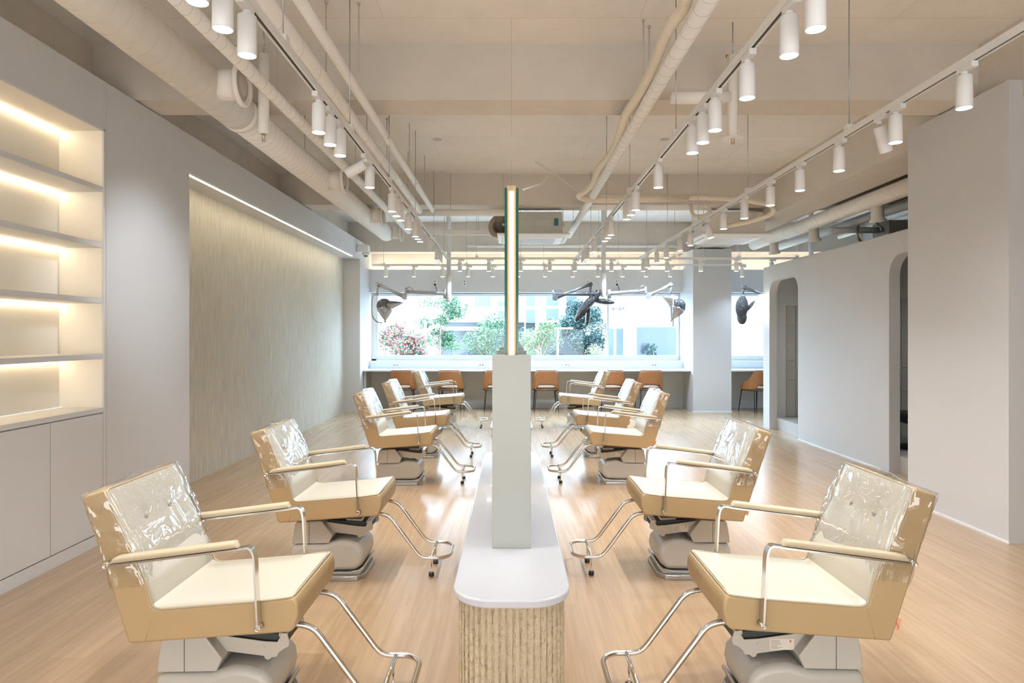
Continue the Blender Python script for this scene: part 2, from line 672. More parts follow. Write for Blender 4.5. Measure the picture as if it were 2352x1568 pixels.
# partition with two rounded doorways
w = MB()
XA, XB = 4.13, 4.25
TOPZ, OPZ = 2.605, 2.37
ops = [(6.02, 7.05), (9.29, 10.32)]
w.box(XA, XB, 5.82, 6.02, 0, TOPZ)
w.box(XA, XB, 7.05, 9.29, 0, TOPZ)
w.box(XA, XB, 10.32, 10.57, 0, TOPZ)
for (a, b2) in ops:
    w.box(XA, XB, a, b2, OPZ, TOPZ)
    rr = 0.22
    for sgn, y0 in ((1, a), (-1, b2)):
        arc = [(y0, OPZ - rr), (y0, OPZ), (y0 + sgn * rr, OPZ)]
        arc += [(y0 + sgn * (rr - rr * math.sin(t)), OPZ - rr + rr * math.cos(t)) for t in [PI / 2 * k / 10 for k in range(1, 10)]]
        if sgn < 0:
            arc = arc[::-1]
        w.prism(arc, XA, XB, 'x')
w.box(XB, 6.2, 10.45, 10.57, 0, TOPZ)
struct(w.build('wall_right_partition', WHITE))
sbox('baseboard_partition', BARM, XA - 0.006, XA, 7.05, 9.29, 0, 0.014)
# shampoo rooms behind the doorways
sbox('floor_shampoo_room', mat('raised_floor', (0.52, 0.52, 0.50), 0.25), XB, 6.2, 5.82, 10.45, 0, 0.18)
w = MB()
w.box(6.2, 6.3, 5.82, 10.57, 0, TOPZ)
w.box(XB, 6.2, 8.3, 8.4, 0.18, TOPZ)
struct(w.build('wall_shampoo_room', SHAMPW))
sbox('ceiling_shampoo_room', SHAMPW, XB, 6.25, 5.82, 10.5, TOPZ, TOPZ + 0.04)
t = MB()
for (x0, x1, yy, zt) in ((4.45, 6.19, 10.44, 1.7), (4.26, 6.19, 8.29, 1.7)):
    z = 0.185
    k = 0
    while z < zt:
        x = x0
        while x < x1 - 0.01:
            t.box(x + 0.003, min(x + 0.15, x1) - 0.003, yy - 0.006, yy + 0.008, z + 0.003, z + 0.297)
            x += 0.15
        z += 0.30
struct(t.build('wall_tiles', TILE))
r = empty('shampoo_chair', (4.72, 7.55, 0.18), 0, 'black shampoo chair edge glimpsed through the nearer rounded doorway', 'chair')
MB().box(-0.2, 0.25, -0.25, 0.25, 0.3, 0.42).build('seat', BLACK, r, bevel=0.04)
MB().prism([(0.12, 0.4), (0.25, 0.42), (0.33, 0.95), (0.22, 0.98)], -0.25, 0.25).build('backrest', BLACK, r, bevel=0.04)
MB().lathe([(0.2, 0.0), (0.2, 0.03), (0.05, 0.05), (0.05, 0.3)]).build('pedestal', BLACK, r)

for yy, lb in ((9.3, 'farther'), (6.9, 'nearer')):  # added lamps, out of view, to brighten the shampoo rooms
    r = empty('added_fill_lamp', (5.1, yy, TOPZ), 0, 'small added unseen fill lamp inside the %s shampoo room' % lb, 'fill light')
    MB().lathe([(0.05, -0.008), (0.052, 0.0)]).build('ring', RAILW, r)
    MB().lathe([(0.04, -0.0095), (0.04, -0.0085)]).build('lens', SCON, r)
    l = bpy.data.lights.new('room_fill_light', 'SPOT')
    l.energy = 22
    l.spot_size = R(150)
    l.spot_blend = 1
    l.shadow_soft_size = 0.04
    o = bpy.data.objects.new('room_fill_light', l)
    COL.objects.link(o)
    o.parent = r
    o.location = (0, 0, -0.02)
# sconces on the end of the partition
for k, (z, q) in enumerate(((2.07, 'upper'), (1.835, 'lower'))):
    r = empty('wall_sconce', (XA, 10.39, z), 0, '%s of two round glowing wall lamps at the partition corner' % q, 'wall lamp', 'wall lamps at the partition corner')
    MB().lathe([(0.035, -0.03), (0.035, 0.0)], axis='x').build('mount', RAILW, r)
    MB().lathe([(0.02, -0.145), (0.075, -0.14), (0.095, -0.12), (0.095, -0.05), (0.075, -0.032), (0.03, -0.03)], axis='x').build('globe', SCON, r)

# ------------------------------------------------------------------ built-in shelving (left)
r = empty('built_in_shelving', (-2.95, 0.9, 0), 0, 'white built-in wall unit with glowing open shelves above flush cupboard doors', 'shelving')
YL = 3.77                    # length
dp = 0.32
MB().box(-dp - 0.02, -dp, 0, YL, 0.98, 2.99).build('back_panel', SHELF, r)
MB().box(-dp, -0.012, YL - 0.012, YL, 0.98, 2.98).build('side_panel', SHELF, r)
MB().box(-dp, -0.012, 0, 0.012, 0.98, 2.98).build('side_panel', SHELF, r)
MB().box(-dp, 0, 0, YL - 0.001, 2.978, 2.99).build('top_panel', SHELF, r)
MB().box(-0.01, 0.004, YL - 0.016, YL, 0, 2.99).box(-0.01, 0.004, 0, YL, 2.975, 2.992).build('face_frame', CABW, r)
MB().box(-dp, 0.0, 0, YL - 0.013, 0.945, 0.98).build('countertop', CABW, r, bevel=0.003)
MB().box(-dp, -0.022, 0, YL - 0.013, 0.083, 0.945).build('carcass', SHELF, r)
MB().box(-dp, -0.004, 0, YL - 0.013, 0, 0.08).build('plinth', CABW, r)
for z in (1.367, 1.768, 2.169, 2.573):
    s_ = MB().box(-dp, -0.004, 0.012, YL - 0.013, z - 0.037, z).build('shelf', CABW, r, bevel=0.002)
    MB().box(-dp + 0.003, -dp + 0.017, 0.05, YL - 0.03, z - 0.0415, z - 0.0375).build('light_strip', LEDS, s_)
tp = MB().box(-dp + 0.003, -dp + 0.017, 0.05, YL - 0.03, 2.9735, 2.9775).build('light_strip', LEDS, r)
y = YL - 0.016
k = 0
while y - 0.53 > 0:
    MB().box(-0.02, 0.0, y - 0.53 + 0.003, y - 0.003, 0.088, 0.938).build('door', CABW, r, bevel=0.0015)
    y -= 0.53

# ================================================================== STYLING STATIONS


def superellipse_loop(hx, y0, y1, rc, n):
    """rounded-rectangle outline with n points spread evenly along it"""
    pts = []
    cs = [(hx - rc, y0 + rc, -90), (hx - rc, y1 - rc, 0), (-hx + rc, y1 - rc, 90), (-hx + rc, y0 + rc, 180)]
    dense = []
    for cx, cy, a0 in cs:
        for k in range(41):
            a = R(a0 + 90 * k / 40)
            dense.append((cx + rc * math.cos(a), cy + rc * math.sin(a)))
    dense.append(dense[0])
    L = [0]
    for i in range(1, len(dense)):
        L.append(L[-1] + math.dist(dense[i], dense[i - 1]))
    tot = L[-1]
    j = 0
    for i in range(n):
        d = tot * i / n
        while L[j + 1] < d:
            j += 1
        t = (d - L[j]) / max(L[j + 1] - L[j], 1e-9)
        pts.append((dense[j][0] * (1 - t) + dense[j + 1][0] * t, dense[j][1] * (1 - t) + dense[j + 1][1] * t))
    return pts


ISL = 2.70
isl = empty('styling_island', (0, 2.09, 0), 0, 'styling island with white counter and fluted plaster base, nearest the camera', 'salon island', 'double sided styling islands')
top = superellipse_loop(0.20, 0, ISL, 0.14, 220)
MB().prism(top, 0.612, 0.64, 'z').build('countertop', QUARTZ, isl, bevel=0.006)
NF = 250
PT = 8
loop = superellipse_loop(0.184, 0.035, ISL - 0.035, 0.13, NF * PT)
inner = superellipse_loop(0.1775, 0.0415, ISL - 0.0415, 0.125, NF * PT)
prof = []
rnd = random.Random(4)
for i in range(NF * PT):
    ph = i % PT
    dpt = 1.0 if ph == 0 else (0.45 if ph in (1, PT - 1) else 0.0)
    dpt += rnd.uniform(-0.05, 0.05)
    prof.append((loop[i][0] * (1 - dpt) + inner[i][0] * dpt, loop[i][1] * (1 - dpt) + inner[i][1] * dpt))
m = MB()
nz_ = 16
vs = [[m.bm.verts.new((p[0] + rnd.uniform(-.0007, .0007), p[1] + rnd.uniform(-.0007, .0007), 0.612 * k / nz_)) for p in prof] for k in range(nz_ + 1)]
for k in range(nz_):
    for i in range(len(prof)):
        j = (i + 1) % len(prof)
        m.face([vs[k][i], vs[k][j], vs[k + 1][j], vs[k + 1][i]])
m.build('fluted_base', PLASTER, isl)
for yy in (0.51, 1.26, 2.01):
    MB().box(-0.078, 0.078, yy, yy + 0.06, 0.64, 1.421).build('end_panel', PIERM, isl, bevel=0.002)
for yy in (0.575, 1.325):
    mr = MB().box(-0.019, 0.019, yy, yy + 0.68, 0.645, 2.12).build('mirror_frame', BIRCH, isl, bevel=0.001)
    for sg in (-1, 1):
        MB().box(sg * 0.0195, sg * 0.0285, yy - 0.004, yy + 0.684, 0.65, 2.108).build('mirror', [MIRROR], mr)
        MB().box(sg * 0.0195, sg * 0.0288, yy - 0.0065, yy - 0.0045, 0.65, 2.108).build('mirror_edge', GREEN, mr)
    MB().box(-0.0085, 0.0085, yy - 0.003, yy - 0.0005, 1.30, 2.095).build('light_strip', LEDM, mr)
isl2 = copy_tree(isl)
isl2.location = (0, 5.95, 0)
tag(isl2, 'second styling island from the camera, mostly hidden behind the grey end panel')
isl3 = copy_tree(isl)
isl3.location = (0, 9.3, 0)
tag(isl3, 'farthest styling island, before the window bar')

# ================================================================== STYLING CHAIR


def make_salon_chair():
    root = empty('salon_chair', (0, 0, 0))
    hw = 0.25
    # --- upholstered shell (tan sides, back, underside and front)
    inner = [(0.297, 0.541), (0.158, 0.523), (-0.05, 0.507), (-0.185, 0.496)]
    cor = [(-0.207, 0.500), (-0.220, 0.513), (-0.226, 0.535)]
    back = [(-0.239, 0.592), (-0.274, 0.667), (-0.325, 0.765), (-0.362, 0.86), (-0.387, 0.927)]
    prof = [(-0.304, 0.370), (0.290, 0.412), (0.306, 0.430), (0.318, 0.475), (0.316, 0.515), (0.303, 0.5405)] + inner[1:] + cor + back + \
           [(-0.395, 0.934), (-0.462, 0.914), (-0.473, 0.900)]
    m = MB().prism(prof, -hw, hw)
    m.build('shell', TAN, root, bevel=0.009, bseg=3)
    # seams where seat and back side panels meet
    s = MB()
    for sg in (-1, 1):
        s.tube([(-0.212, sg * (hw + 0.0002), 0.492), (-0.243, sg * (hw + 0.0002), 0.378)], 0.0009, 6)
    s.build('seam', MATS['tan_leather'], root)

    # --- crowned cream panels
    def path_eval(P):
        L = [0]
        for i in range(1, len(P)):
            L.append(L[-1] + math.dist(P[i], P[i - 1]))

        def f(t):
            d = t * L[-1]
            i = 0
            while i < len(L) - 2 and L[i + 1] < d:
                i += 1
            q = (d - L[i]) / (L[i + 1] - L[i])
            x = P[i][0] * (1 - q) + P[i + 1][0] * q
            z = P[i][1] * (1 - q) + P[i + 1][1] * q
            return x, z
        return f

    def panel(P, bulge, dimples=()):
        f = path_eval(P)
        e = 0.01

        def fn(u, v):
            x, z = f(u)
            x0, z0 = f(max(u - e, 0))
            x1, z1 = f(min(u + e, 1))
            tx, tz = x1 - x0, z1 - z0
            l = math.hypot(tx, tz)
            nx, nz = tz / l, -tx / l      # up / forward normal
            y = (v * 2 - 1) * (hw - 0.004)
            a = 1 - (2 * v - 1) ** 8
            bq = min(1, 6 * u, 6 * (1 - u)) if u not in (0, 1) else 0
            h = 0.003 + bulge * a * (0.35 + 0.65 * math.sin(PI * min(max(u, 0), 1)) ** 0.5)
            if v in (0, 1):
                h = 0.0
            for (dz, dy) in dimples:
                d2 = ((z - dz) ** 2 + (y - dy) ** 2)
                h -= 0.007 * math.exp(-d2 / 0.0007) + 0.004 * math.exp(-d2 / 0.004)
            return (x + nx * h, y, z + nz * h)
        return fn

    sp = [(-0.222, 0.510)] + [(-0.205, 0.499), (-0.185, 0.496), (-0.05, 0.507), (0.158, 0.523), (0.297, 0.541)]
    g = MB()
    g.grid(panel([p for p in sp][::-1], 0.010), 24, 28)
    g.build('seat', CREAM, root, smooth=True)
    bpth = [(-0.222, 0.508), (-0.228, 0.545), (-0.239, 0.592), (-0.274, 0.667), (-0.325, 0.765), (-0.362, 0.86), (-0.388, 0.930)]
    g = MB()
    g.grid(panel(bpth, 0.011, dimples=((0.80, -0.085), (0.80, 0.085))), 40, 40)
    bk = g.build('backrest', CREAM, root, smooth=True)
    for sg in (-1, 1):
        MB().ball((-0.3295, sg * 0.085, 0.80), 0.006, 0.0105, 0.0105, 12, 8).build('button', CREAM, bk)
    # piping
    p = MB()
    loopp = []
    full = [(-0.388, 0.932)] + back[::-1][1:] + cor[::-1] + inner[::-1] 
    for x, z in full:
        loopp.append((x + 0.001, -hw + 0.003, z + 0.001))
    side2 = [(a, -b_, c_) for a, b_, c_ in loopp][::-1]
    p.tube(smooth_loop(loopp + side2, 0.02, 3), 0.0038, 6, closed=True)
    p.build('piping', PADC, root)

    # --- clear plastic cover over the upper back
    rr = random.Random(7)
    wr = [(rr.uniform(10, 40), rr.uniform(10, 40), rr.uniform(0, 6), rr.uniform(0.0006, 0.0016)) for _ in range(7)]

    def ax(t):      # centre, half depth along the back axis
        z = 0.60 + 0.330 * t
        xi = -0.243 - 0.147 * t + 0.012 * math.sin(PI * t)
        xo = -0.304 - (z - 0.37) * 0.317
        return z, xi + 0.012, xo - 0.003

    def film(u, v):
        # v up the back (last quarter closes over the top); u around
        a = 2 * PI * u
        ca, sa = math.cos(a), math.sin(a)
        k = 0.22
        sx = math.copysign(abs(ca) ** k, ca)
        sy = math.copysign(abs(sa) ** k, sa)
        t = min(v / 0.8, 1.0)
        z, xi, xo = ax(t)
        cx, hx = (xi + xo) / 2, (xi - xo) / 2
        sc = 1.0
        if v > 0.8:
            q = (v - 0.8) / 0.2
            sc = 1 - q * 0.98
            z += 0.006 * math.sin(q * PI / 2)
        slope = -0.03 * (1 if v < 0.8 else 1) * sx * -0.5 * t
        dsp = sum(am * math.sin(f1 * u * 6 + f2 * v + ph) for f1, f2, ph, am in wr)
        low = -0.03 * max(0, 1 - v * 5) * (0.5 + 0.5 * math.sin(a * 3 + 1)) if v < 0.2 else 0
        return (cx + sx * hx * sc + dsp * sx, sy * (hw + 0.007) * sc + dsp * sy, z + slope + low)
    g = MB()
    g.grid(film, 96, 44, closed_u=True)
    g.build('plastic_cover', FILM, root, smooth=True)['label'] = 'clear plastic cover over the backrest'

    # --- armrests
    for sg in (-1, 1):
        ya = sg * 0.272
        pth = smooth_path([(-0.366, 0.668, 0), (0.105, 0.726, 0), (0.168, 0.738, 0), (0.183, 0.44, 0)], 0.062, 9)
        a = MB().ribbon([(q.x, q.y) for q in pth], 0.017, 0.0036, ya).build('armrest', CHROME, root)
        # pad
        def pad(u, v, ya=ya):
            t = u
            x = -0.352 + (0.112 + 0.352) * t
            z = 0.6715 + 0.058 * t + 0.015
            e = min(1.0, math.sqrt(max(0.0, 1 - (1 - min(t / 0.08, 1)) ** 2)), math.sqrt(max(0, 1 - (1 - min((1 - t) / 0.035, 1)) ** 2)))
            e = max(e, 0.05)
            an = 2 * PI * v
            ca, sa = math.cos(an), math.sin(an)
            yy = math.copysign(abs(ca) ** 0.6, ca) * 0.021 * (0.6 + 0.4 * e)
            zz = math.copysign(abs(sa) ** 0.7, sa) * 0.013 * e
            return (x, ya + yy, z - 0.013 * (1 - e) + zz)
        g = MB()
        g.grid(pad, 36, 18)
        g.build('arm_pad', PADC, a, smooth=True)
        for bx, bz in ((-0.366, 0.668), (0.183, 0.442)):
            y0, y1 = sg * (hw - 0.005), sg * 0.290
            MB().lathe([(0.011, y0), (0.011, y1), (0.0075, y1), (0.0065, y1 - sg * 0.005), (0.001, y1 - sg * 0.005)], (bx, 0, bz), 'y', 16).build('bolt', CHROME, a)

    # --- footrest
    f = MB()
    side = [(0.05, -0.155, 0.399), (0.292, -0.155, 0.402), (0.35, -0.155, 0.385), (0.525, -0.155, 0.150), (0.56, -0.155, 0.128), (0.665, -0.155, 0.128), (0.715, -0.105, 0.126)]
    path = side + [(a, -b_, c_) for a, b_, c_ in side[::-1]]
    f.tube(smooth_path(path, 0.035, 5), 0.0115, 12)
    fr = f.build('footrest', CHROME, root, smooth=True)
    MB().tube([(0.605, -0.150, 0.130), (0.605, 0.150, 0.130)], 0.0095, 12).build('crossbar', CHROME, fr, smooth=True)
    for sg in (-1, 1):
        rod = MB().lathe([(0.0055, 0.128), (0.0055, 0.07), (0.0035, 0.069), (0.0035, 0.03), (0.008, 0.028), (0.008, 0.024)][::-1], (0.60, sg * 0.11, 0), 'z', 12).build('adjuster_rod', CHROME, root)
        MB().lathe([(0.015, 0.0), (0.0175, 0.003), (0.0175, 0.022), (0.013, 0.026)], (0.60, sg * 0.11, 0), 'z', 18).build('rubber_foot', BLACK, rod)

    # --- hydraulic base
    MB().prism([(-0.275, -0.19), (0.10, -0.20), (0.155, -0.19), (0.195, -0.13), (0.195, 0.13), (0.155, 0.19), (0.10, 0.20), (-0.275, 0.19)], 0.0, 0.028, 'z').build('base_plate', PLATE, root, bevel=0.003)
    hump = [(-0.262, 0.04), (-0.264, 0.14), (-0.258, 0.205), (-0.05, 0.209), (0.035, 0.236), (0.095, 0.232), (0.150, 0.214), (0.180, 0.18), (0.188, 0.13), (0.176, 0.085), (0.14, 0.050)]
    bs = MB().prism(hump, -0.16, 0.16).build('base_cover', BASEG, root, bevel=0.028, bseg=4)
    MB().prism([(-0.268, 0.028), (-0.268, 0.044), (0.10, 0.046), (0.162, 0.058), (0.185, 0.078), (0.19, 0.062), (0.165, 0.028)], -0.168, 0.168).build('base_skirt', PLATE, root, bevel=0.004)
    upper = [(-0.258, 0.2095), (-0.25, 0.28), (-0.238, 0.338), (-0.23, 0.345), (-0.085, 0.352), (-0.072, 0.347), (-0.008, 0.262), (-0.03, 0.2135)]
    MB().prism(upper, -0.145, 0.145).build('rear_housing', BASEG, root, bevel=0.010, bseg=3)
    for sg in (-1, 1):
        MB().tube([(-0.152, sg * 0.1455, 0.345), (-0.152, sg * 0.1455, 0.212)], 0.0012, 6).build('housing_seam', DARK, bs)
    MB().prism([(-0.06, 0.342), (-0.02, 0.27), (0.14, 0.262), (0.215, 0.29), (0.205, 0.325), (0.02, 0.335)], -0.075, 0.075).build('lift_mechanism', DARK, root)
    arm = [(-0.085, 0.336), (-0.042, 0.272), (0.150, 0.247), (0.158, 0.243), (0.182, 0.246), (0.19, 0.262), (0.212, 0.278), (0.228, 0.285), (0.232, 0.302), (0.222, 0.338), (0.205, 0.336), (0.185, 0.303), (0.13, 0.306)]
    pl = None
    for sg in (-1, 1):
        a0, a1 = sorted((sg * 0.088, sg * 0.094))
        la = MB().prism(arm, a0, a1).lathe([(0.0065, sg * 0.094), (0.0065, sg * 0.0965)], (0.130, 0, 0.285), 'y', 14).lathe([(0.014, sg * 0.085), (0.014, sg * 0.093)], (0.148, 0, 0.248), 'y', 16).build('lift_arm', ARMG, root)
    MB().box(0.190, 0.216, -0.09, 0.09, 0.322, 0.337).build('arm_cap', STEEL, root)
    MB().prism([(0.02, 0.392), (0.075, 0.308), (0.142, 0.303), (0.168, 0.345), (0.172, 0.404)], -0.062, 0.062).build('seat_bracket', ARMG, root, bevel=0.003)
    MB().box(-0.2, 0.16, -0.1, 0.1, 0.352, 0.378).build('seat_rail', DARK, root)
    return root


chair = make_salon_chair()
ys = [2.61, 4.13, 6.64, 8.06, 10.53]
wL = ['salon chair on the left side nearest the camera, cream seat and tan shell, facing right',
      'second cream and tan salon chair on the left, facing right toward the island',
      'third cream and tan salon chair on the left, counted from the camera',
      'fourth cream and tan salon chair on the left, counted from the camera',
      'farthest cream and tan salon chair on the left, near the window bar']
wR = ['salon chair on the right side nearest the camera, cream seat, orange tag on its back',
      'second cream and tan salon chair on the right, facing left toward the island',
      'third cream and tan salon chair on the right, counted from the camera',
      'fourth cream and tan salon chair on the right, counted from the camera',
      'farthest cream and tan salon chair on the right, near the window bar']
# right-hand chairs show a paper label and a tag
rch = copy_tree(chair)
for i, y in enumerate(ys):
    o = chair if i == 0 else copy_tree(chair)
    o.location = (-1.10, y, 0)
    tag(o, wL[i], 'salon chair', 'salon chairs on the left of the islands')
arm_r = [c_ for c_ in rch.children if c_.name.startswith('lift_arm')]
m = MB().box(-0.012, 0.084, 0.0941, 0.0945, 0.263, 0.306)
lab = m.build('paper_label', LABEL, rch)
lab['label'] = 'small beige paper label with fine print and red mark'
lines = MB()
rnd = random.Random(3)
for k in range(9):
    z = 0.301 - k * 0.0041
    ln = rnd.uniform(0.025, 0.05)
    lines.box(0.080 - ln, 0.080, 0.09455, 0.0947, z - 0.0005, z + 0.0005)
lines.build('fine_print', INK, lab)
MB().box(-0.001, 0.006, 0.09455, 0.0947, 0.293, 0.301).build('red_mark', REDINK, lab)
# tag sewn into the rear seam
tg = MB().prism([(-0.312, 0.414), (-0.3315, 0.4085), (-0.345, 0.451), (-0.3255, 0.457)], 0.244, 0.2455).build('brand_tag', TAGC, rch)
tg['label'] = 'orange cloth tag with red script'


def text_mesh(name, body, size, m, parent, loc, rot, ext=0.0003):
    cu = bpy.data.curves.new(name, 'FONT')
    cu.body = body
    cu.size = size
    cu.extrude = ext
    cu.align_x = 'CENTER'
    cu.align_y = 'CENTER'
    o = bpy.data.objects.new(name, cu)
    COL.objects.link(o)
    bpy.context.view_layer.update()
    me = bpy.data.meshes.new_from_object(o.evaluated_get(bpy.context.evaluated_depsgraph_get()))
    bpy.data.objects.remove(o)
    me.materials.clear()
    me.materials.append(m)
    o = bpy.data.objects.new(name, me)
    COL.objects.link(o)
    if parent is not None:
        o.parent = parent
    o.location = loc
    o.rotation_euler = rot
    return o


text_mesh('tag_lettering', 'Beautyful', 0.0095, REDINK, tg, (-0.3275, 0.2462, 0.4325), (R(90), R(0), R(180)), 0.0002).rotation_euler = (R(90), R(73), R(180))
for i, y in enumerate(ys):
    o = rch if i == 0 else copy_tree(rch)
    o.location = (1.10, y + 0.02, 0)
    o.rotation_euler = (0, 0, PI)
    tag(o, wR[i], 'salon chair', 'salon chairs on the right of the islands')

# ================================================================== WINDOW BAR CHAIRS


def make_bar_chair():
    root = empty('dining_chair')

    def shell(off):
        def fn(u, v):
            th = (u * 2 - 1) * R(128)          # 0 = straight back (-y)
            at = abs(th)
            top = 0.815 if at < R(48) else 0.815 - (0.815 - 0.615) * min(1, ((at - R(48)) / R(38))) ** 1.3
            if at > R(86):
                top = 0.615 - 0.165 * ((at - R(86)) / R(42)) ** 1.5
            bot = 0.532 if at < R(30) else (0.532 - 0.092 * min(1, (at - R(30)) / R(16)))
            z = bot + (top - bot) * v
            k = 1.0 - 0.10 * (z - 0.44) / 0.38
            rx, ry = (0.262 + off) * k, (0.245 + off) * k
            n = 0.75
            sx, cx = math.sin(th), math.cos(th)
            return (math.copysign(abs(sx) ** n, sx) * rx, -math.copysign(abs(cx) ** n, cx) * ry - 0.03 * (z - 0.44) / 0.38, z)
        return fn
    g = MB()
    A = g.grid(shell(0.005), 56, 8)
    B = g.grid(shell(-0.006), 56, 8)
    for i in range(56):
        g.face([A[i][8], A[i + 1][8], B[i + 1][8], B[i][8]])
        g.face([A[i][0], B[i][0], B[i + 1][0], A[i + 1][0]])
    for i in (0, 56):
        for j in range(8):
            g.face([A[i][j], A[i][j + 1], B[i][j + 1], B[i][j]])
    g.build('shell', WOODC, root, smooth=False)
    rim = [shell(0)(i / 56, 1.0) for i in range(57)]
    MB().tube(rim, 0.007, 6).build('rim', mat('grey_rim', (0.18, 0.15, 0.13), 0.6) if 'grey_rim' not in MATS else MATS['grey_rim'], root)
    seat = [(0.258 * math.copysign(abs(math.cos(t)) ** .75, math.cos(t)), 0.24 * math.copysign(abs(math.sin(t)) ** .75, math.sin(t))) for t in [2 * PI * k / 48 for k in range(48)]]
    MB().prism(seat, 0.437, 0.452, 'z').build('seat', WOODC, root, bevel=0.002)
    fr = MB()
    fr.tube([(p[0] * 0.99, p[1] * 0.99, 0.430) for p in seat], 0.009, 6, closed=True)
    fr.build('seat_frame', BLACK, root)
    c_ = MB()
    c_.ball((0, 0.0, 0.474), 0.205, 0.20, 0.032, 28, 10)
    c_.build('cushion', CUSH, root, smooth=True)
    for sx in (-1, 1):
        for sy in (-1, 1):
            MB().tube([(sx * 0.20, sy * 0.17, 0.43), (sx * 0.235, sy * 0.215, 0.0)], 0.011, 10, radii=[0.014, 0.008]).build('leg', BLACK, root)
    return root


ch = make_bar_chair()
pos = [(922, 'leftmost wooden tub chair at the window bar, behind the left salon chairs', 4),
       (1034, 'second wooden tub chair from the left end of the window bar', -4),
       (1139, 'wooden tub chair half hidden by the left edge of the grey end panel', 3),
       (1254, 'wooden tub chair just right of the grey end panel, cushion in full view', 2),
       (1406, 'wooden tub chair partly hidden behind the farthest right salon chair', 2),
       (1494, 'wooden tub chair at the right end of the wide window bar', 3),
       (1738, 'wooden tub chair turned sideways beyond the square column', 24)]
for i, (px, lb, rz) in enumerate(pos):
    o = ch if i == 0 else copy_tree(ch)
    y = 12.80
    o.location = ((px - 1175) * (y - 0.15) / F, y - (0.1 if px == 1738 else 0.0), 0)
    o.rotation_euler = (0, 0, R(rz))
    tag(o, lb, 'chair', 'wooden chairs at the window bar')

# ================================================================== TRACK LIGHTING
ZT = 2.82


def track(name_lb, x0, y0, x1, y1, rods):
    L = math.hypot(x1 - x0, y1 - y0)
    rz = math.atan2(-(x1 - x0), (y1 - y0))
    r = empty('lighting_track', (x0, y0, ZT), rz, name_lb, 'lighting track')
    m = MB()
    w_ = 0.018
    m.box(-w_, w_, 0, L, 0.014, 0.020)
    m.box(-w_, -0.008, 0, L, -0.016, 0.014)
    m.box(0.008, w_, 0, L, -0.016, 0.014)
    m.build('rail', RAILW, r)
    MB().box(-0.0078, 0.0078, 0.004, L - 0.004, -0.011, 0.0138).build('slot', DARK, r)
    for q in rods:
        h = MB().tube([(0, q, 0.02), (0, q, ZS - ZT - 0.002)], 0.0035, 8).build('hanger', STEEL, r)
        MB().box(-0.022, 0.022, q - 0.025, q + 0.025, 0.0201, 0.05).build('clip', RAILW, h)
    return r


track('left ceiling track running from above the camera toward the window', -1.03, 0.6, -1.10, 11.05, [2.35, 3.6, 5.0, 6.6, 8.4, 9.9])
track('middle ceiling track right of the mirror, running toward the window', 1.09, 0.6, 1.11, 11.05, [1.95, 3.7, 5.4, 6.9, 8.4, 9.9])
track('right ceiling track above the white wall block, running toward the window', 2.20, 0.6, 2.20, 11.05, [2.1, 3.6, 5.4, 7.0, 8.5, 9.9])
track('cross track nearer the camera, joining the three long tracks', -1.10, 11.07, 5.1, 11.07, [0.5, 1.25, 2.6, 3.9, 5.0, 6.0])
track('cross track in front of the window valance, full width', -2.6, 12.1, 4.4, 12.1, [0.2, 1.75, 3.2, 4.6, 6.2, 6.9])


def make_lamp():
    root = empty('track_spotlight')
    MB().box(-0.016, 0.016, -0.055, 0.055, -0.045, -0.017).lathe([(0.016, -0.062), (0.016, -0.044)], (0, 0.02, 0), 'z', 16).build('adapter', RAILW, root, bevel=0.002)
    bd = MB().lathe([(0.030, 0.0), (0.0355, -0.004), (0.0365, -0.155), (0.034, -0.158), (0.033, -0.152)], seg=28, cap=True).build('body', LAMPW, root, loc=(0, 0.02, -0.062))
    MB().lathe([(0.0335, -0.1575), (0.0335, -0.1555)], seg=28).build('lens', LENS, root, loc=(0, 0.02, -0.062))
    l = bpy.data.lights.new('spot_light', 'SPOT')
    l.energy = SPOT_W
    l.color = (0.97, 0.965, 0.97)
    l.spot_size = R(120)
    l.spot_blend = 1.0
    l.shadow_soft_size = 0.03
    o = bpy.data.objects.new('spot_light', l)
    COL.objects.link(o)
    o.parent = root
    o.location = (0, 0.02, -0.225)
    return root


lamp = make_lamp()
COOL = [c_ for c_ in lamp.children if c_.type == 'LIGHT'][0].data.copy()
COOL.color = (0.62, 0.80, 1.0)
COOL.energy = SPOT_W * 1.5
AIM = COOL.copy()
AIM.color = (0.86, 0.93, 1.0)
AIM.energy = 45
AIM.spot_size = R(58)
AIM.spot_blend = 1.0
first = [True]


def place_lamp(x, y, label, group, tilt=None, rz=0.0, flip=False):
    o = lamp if first[0] else copy_tree(lamp)
    first[0] = False
    if y > 8.5:
        for c_ in o.children:
            if c_.type == 'LIGHT':
                c_.data = COOL
    o.location = (x, y, ZT)
    o.rotation_euler = (0, 0, rz)
    tag(o, label, 'spotlight', group)
    if tilt:
        rx, ry = tilt
        M = Matrix.Rotation(ry, 3, 'Y') @ Matrix.Rotation(rx, 3, 'X')
        for c_ in o.children:
            if c_.name.startswith(('body', 'lens')):
                c_.rotation_euler = M.to_euler()
                c_.location = (0, 0.02, -0.075)
            if c_.name.startswith('spot_light'):
                c_.rotation_euler = M.to_euler()
                c_.location = Vector((0, 0.02, -0.075)) + M @ Vector((0, 0, -0.165))
    return o


dz = 1.10


def ydisc(py):
    return dz * F / (770 - py)


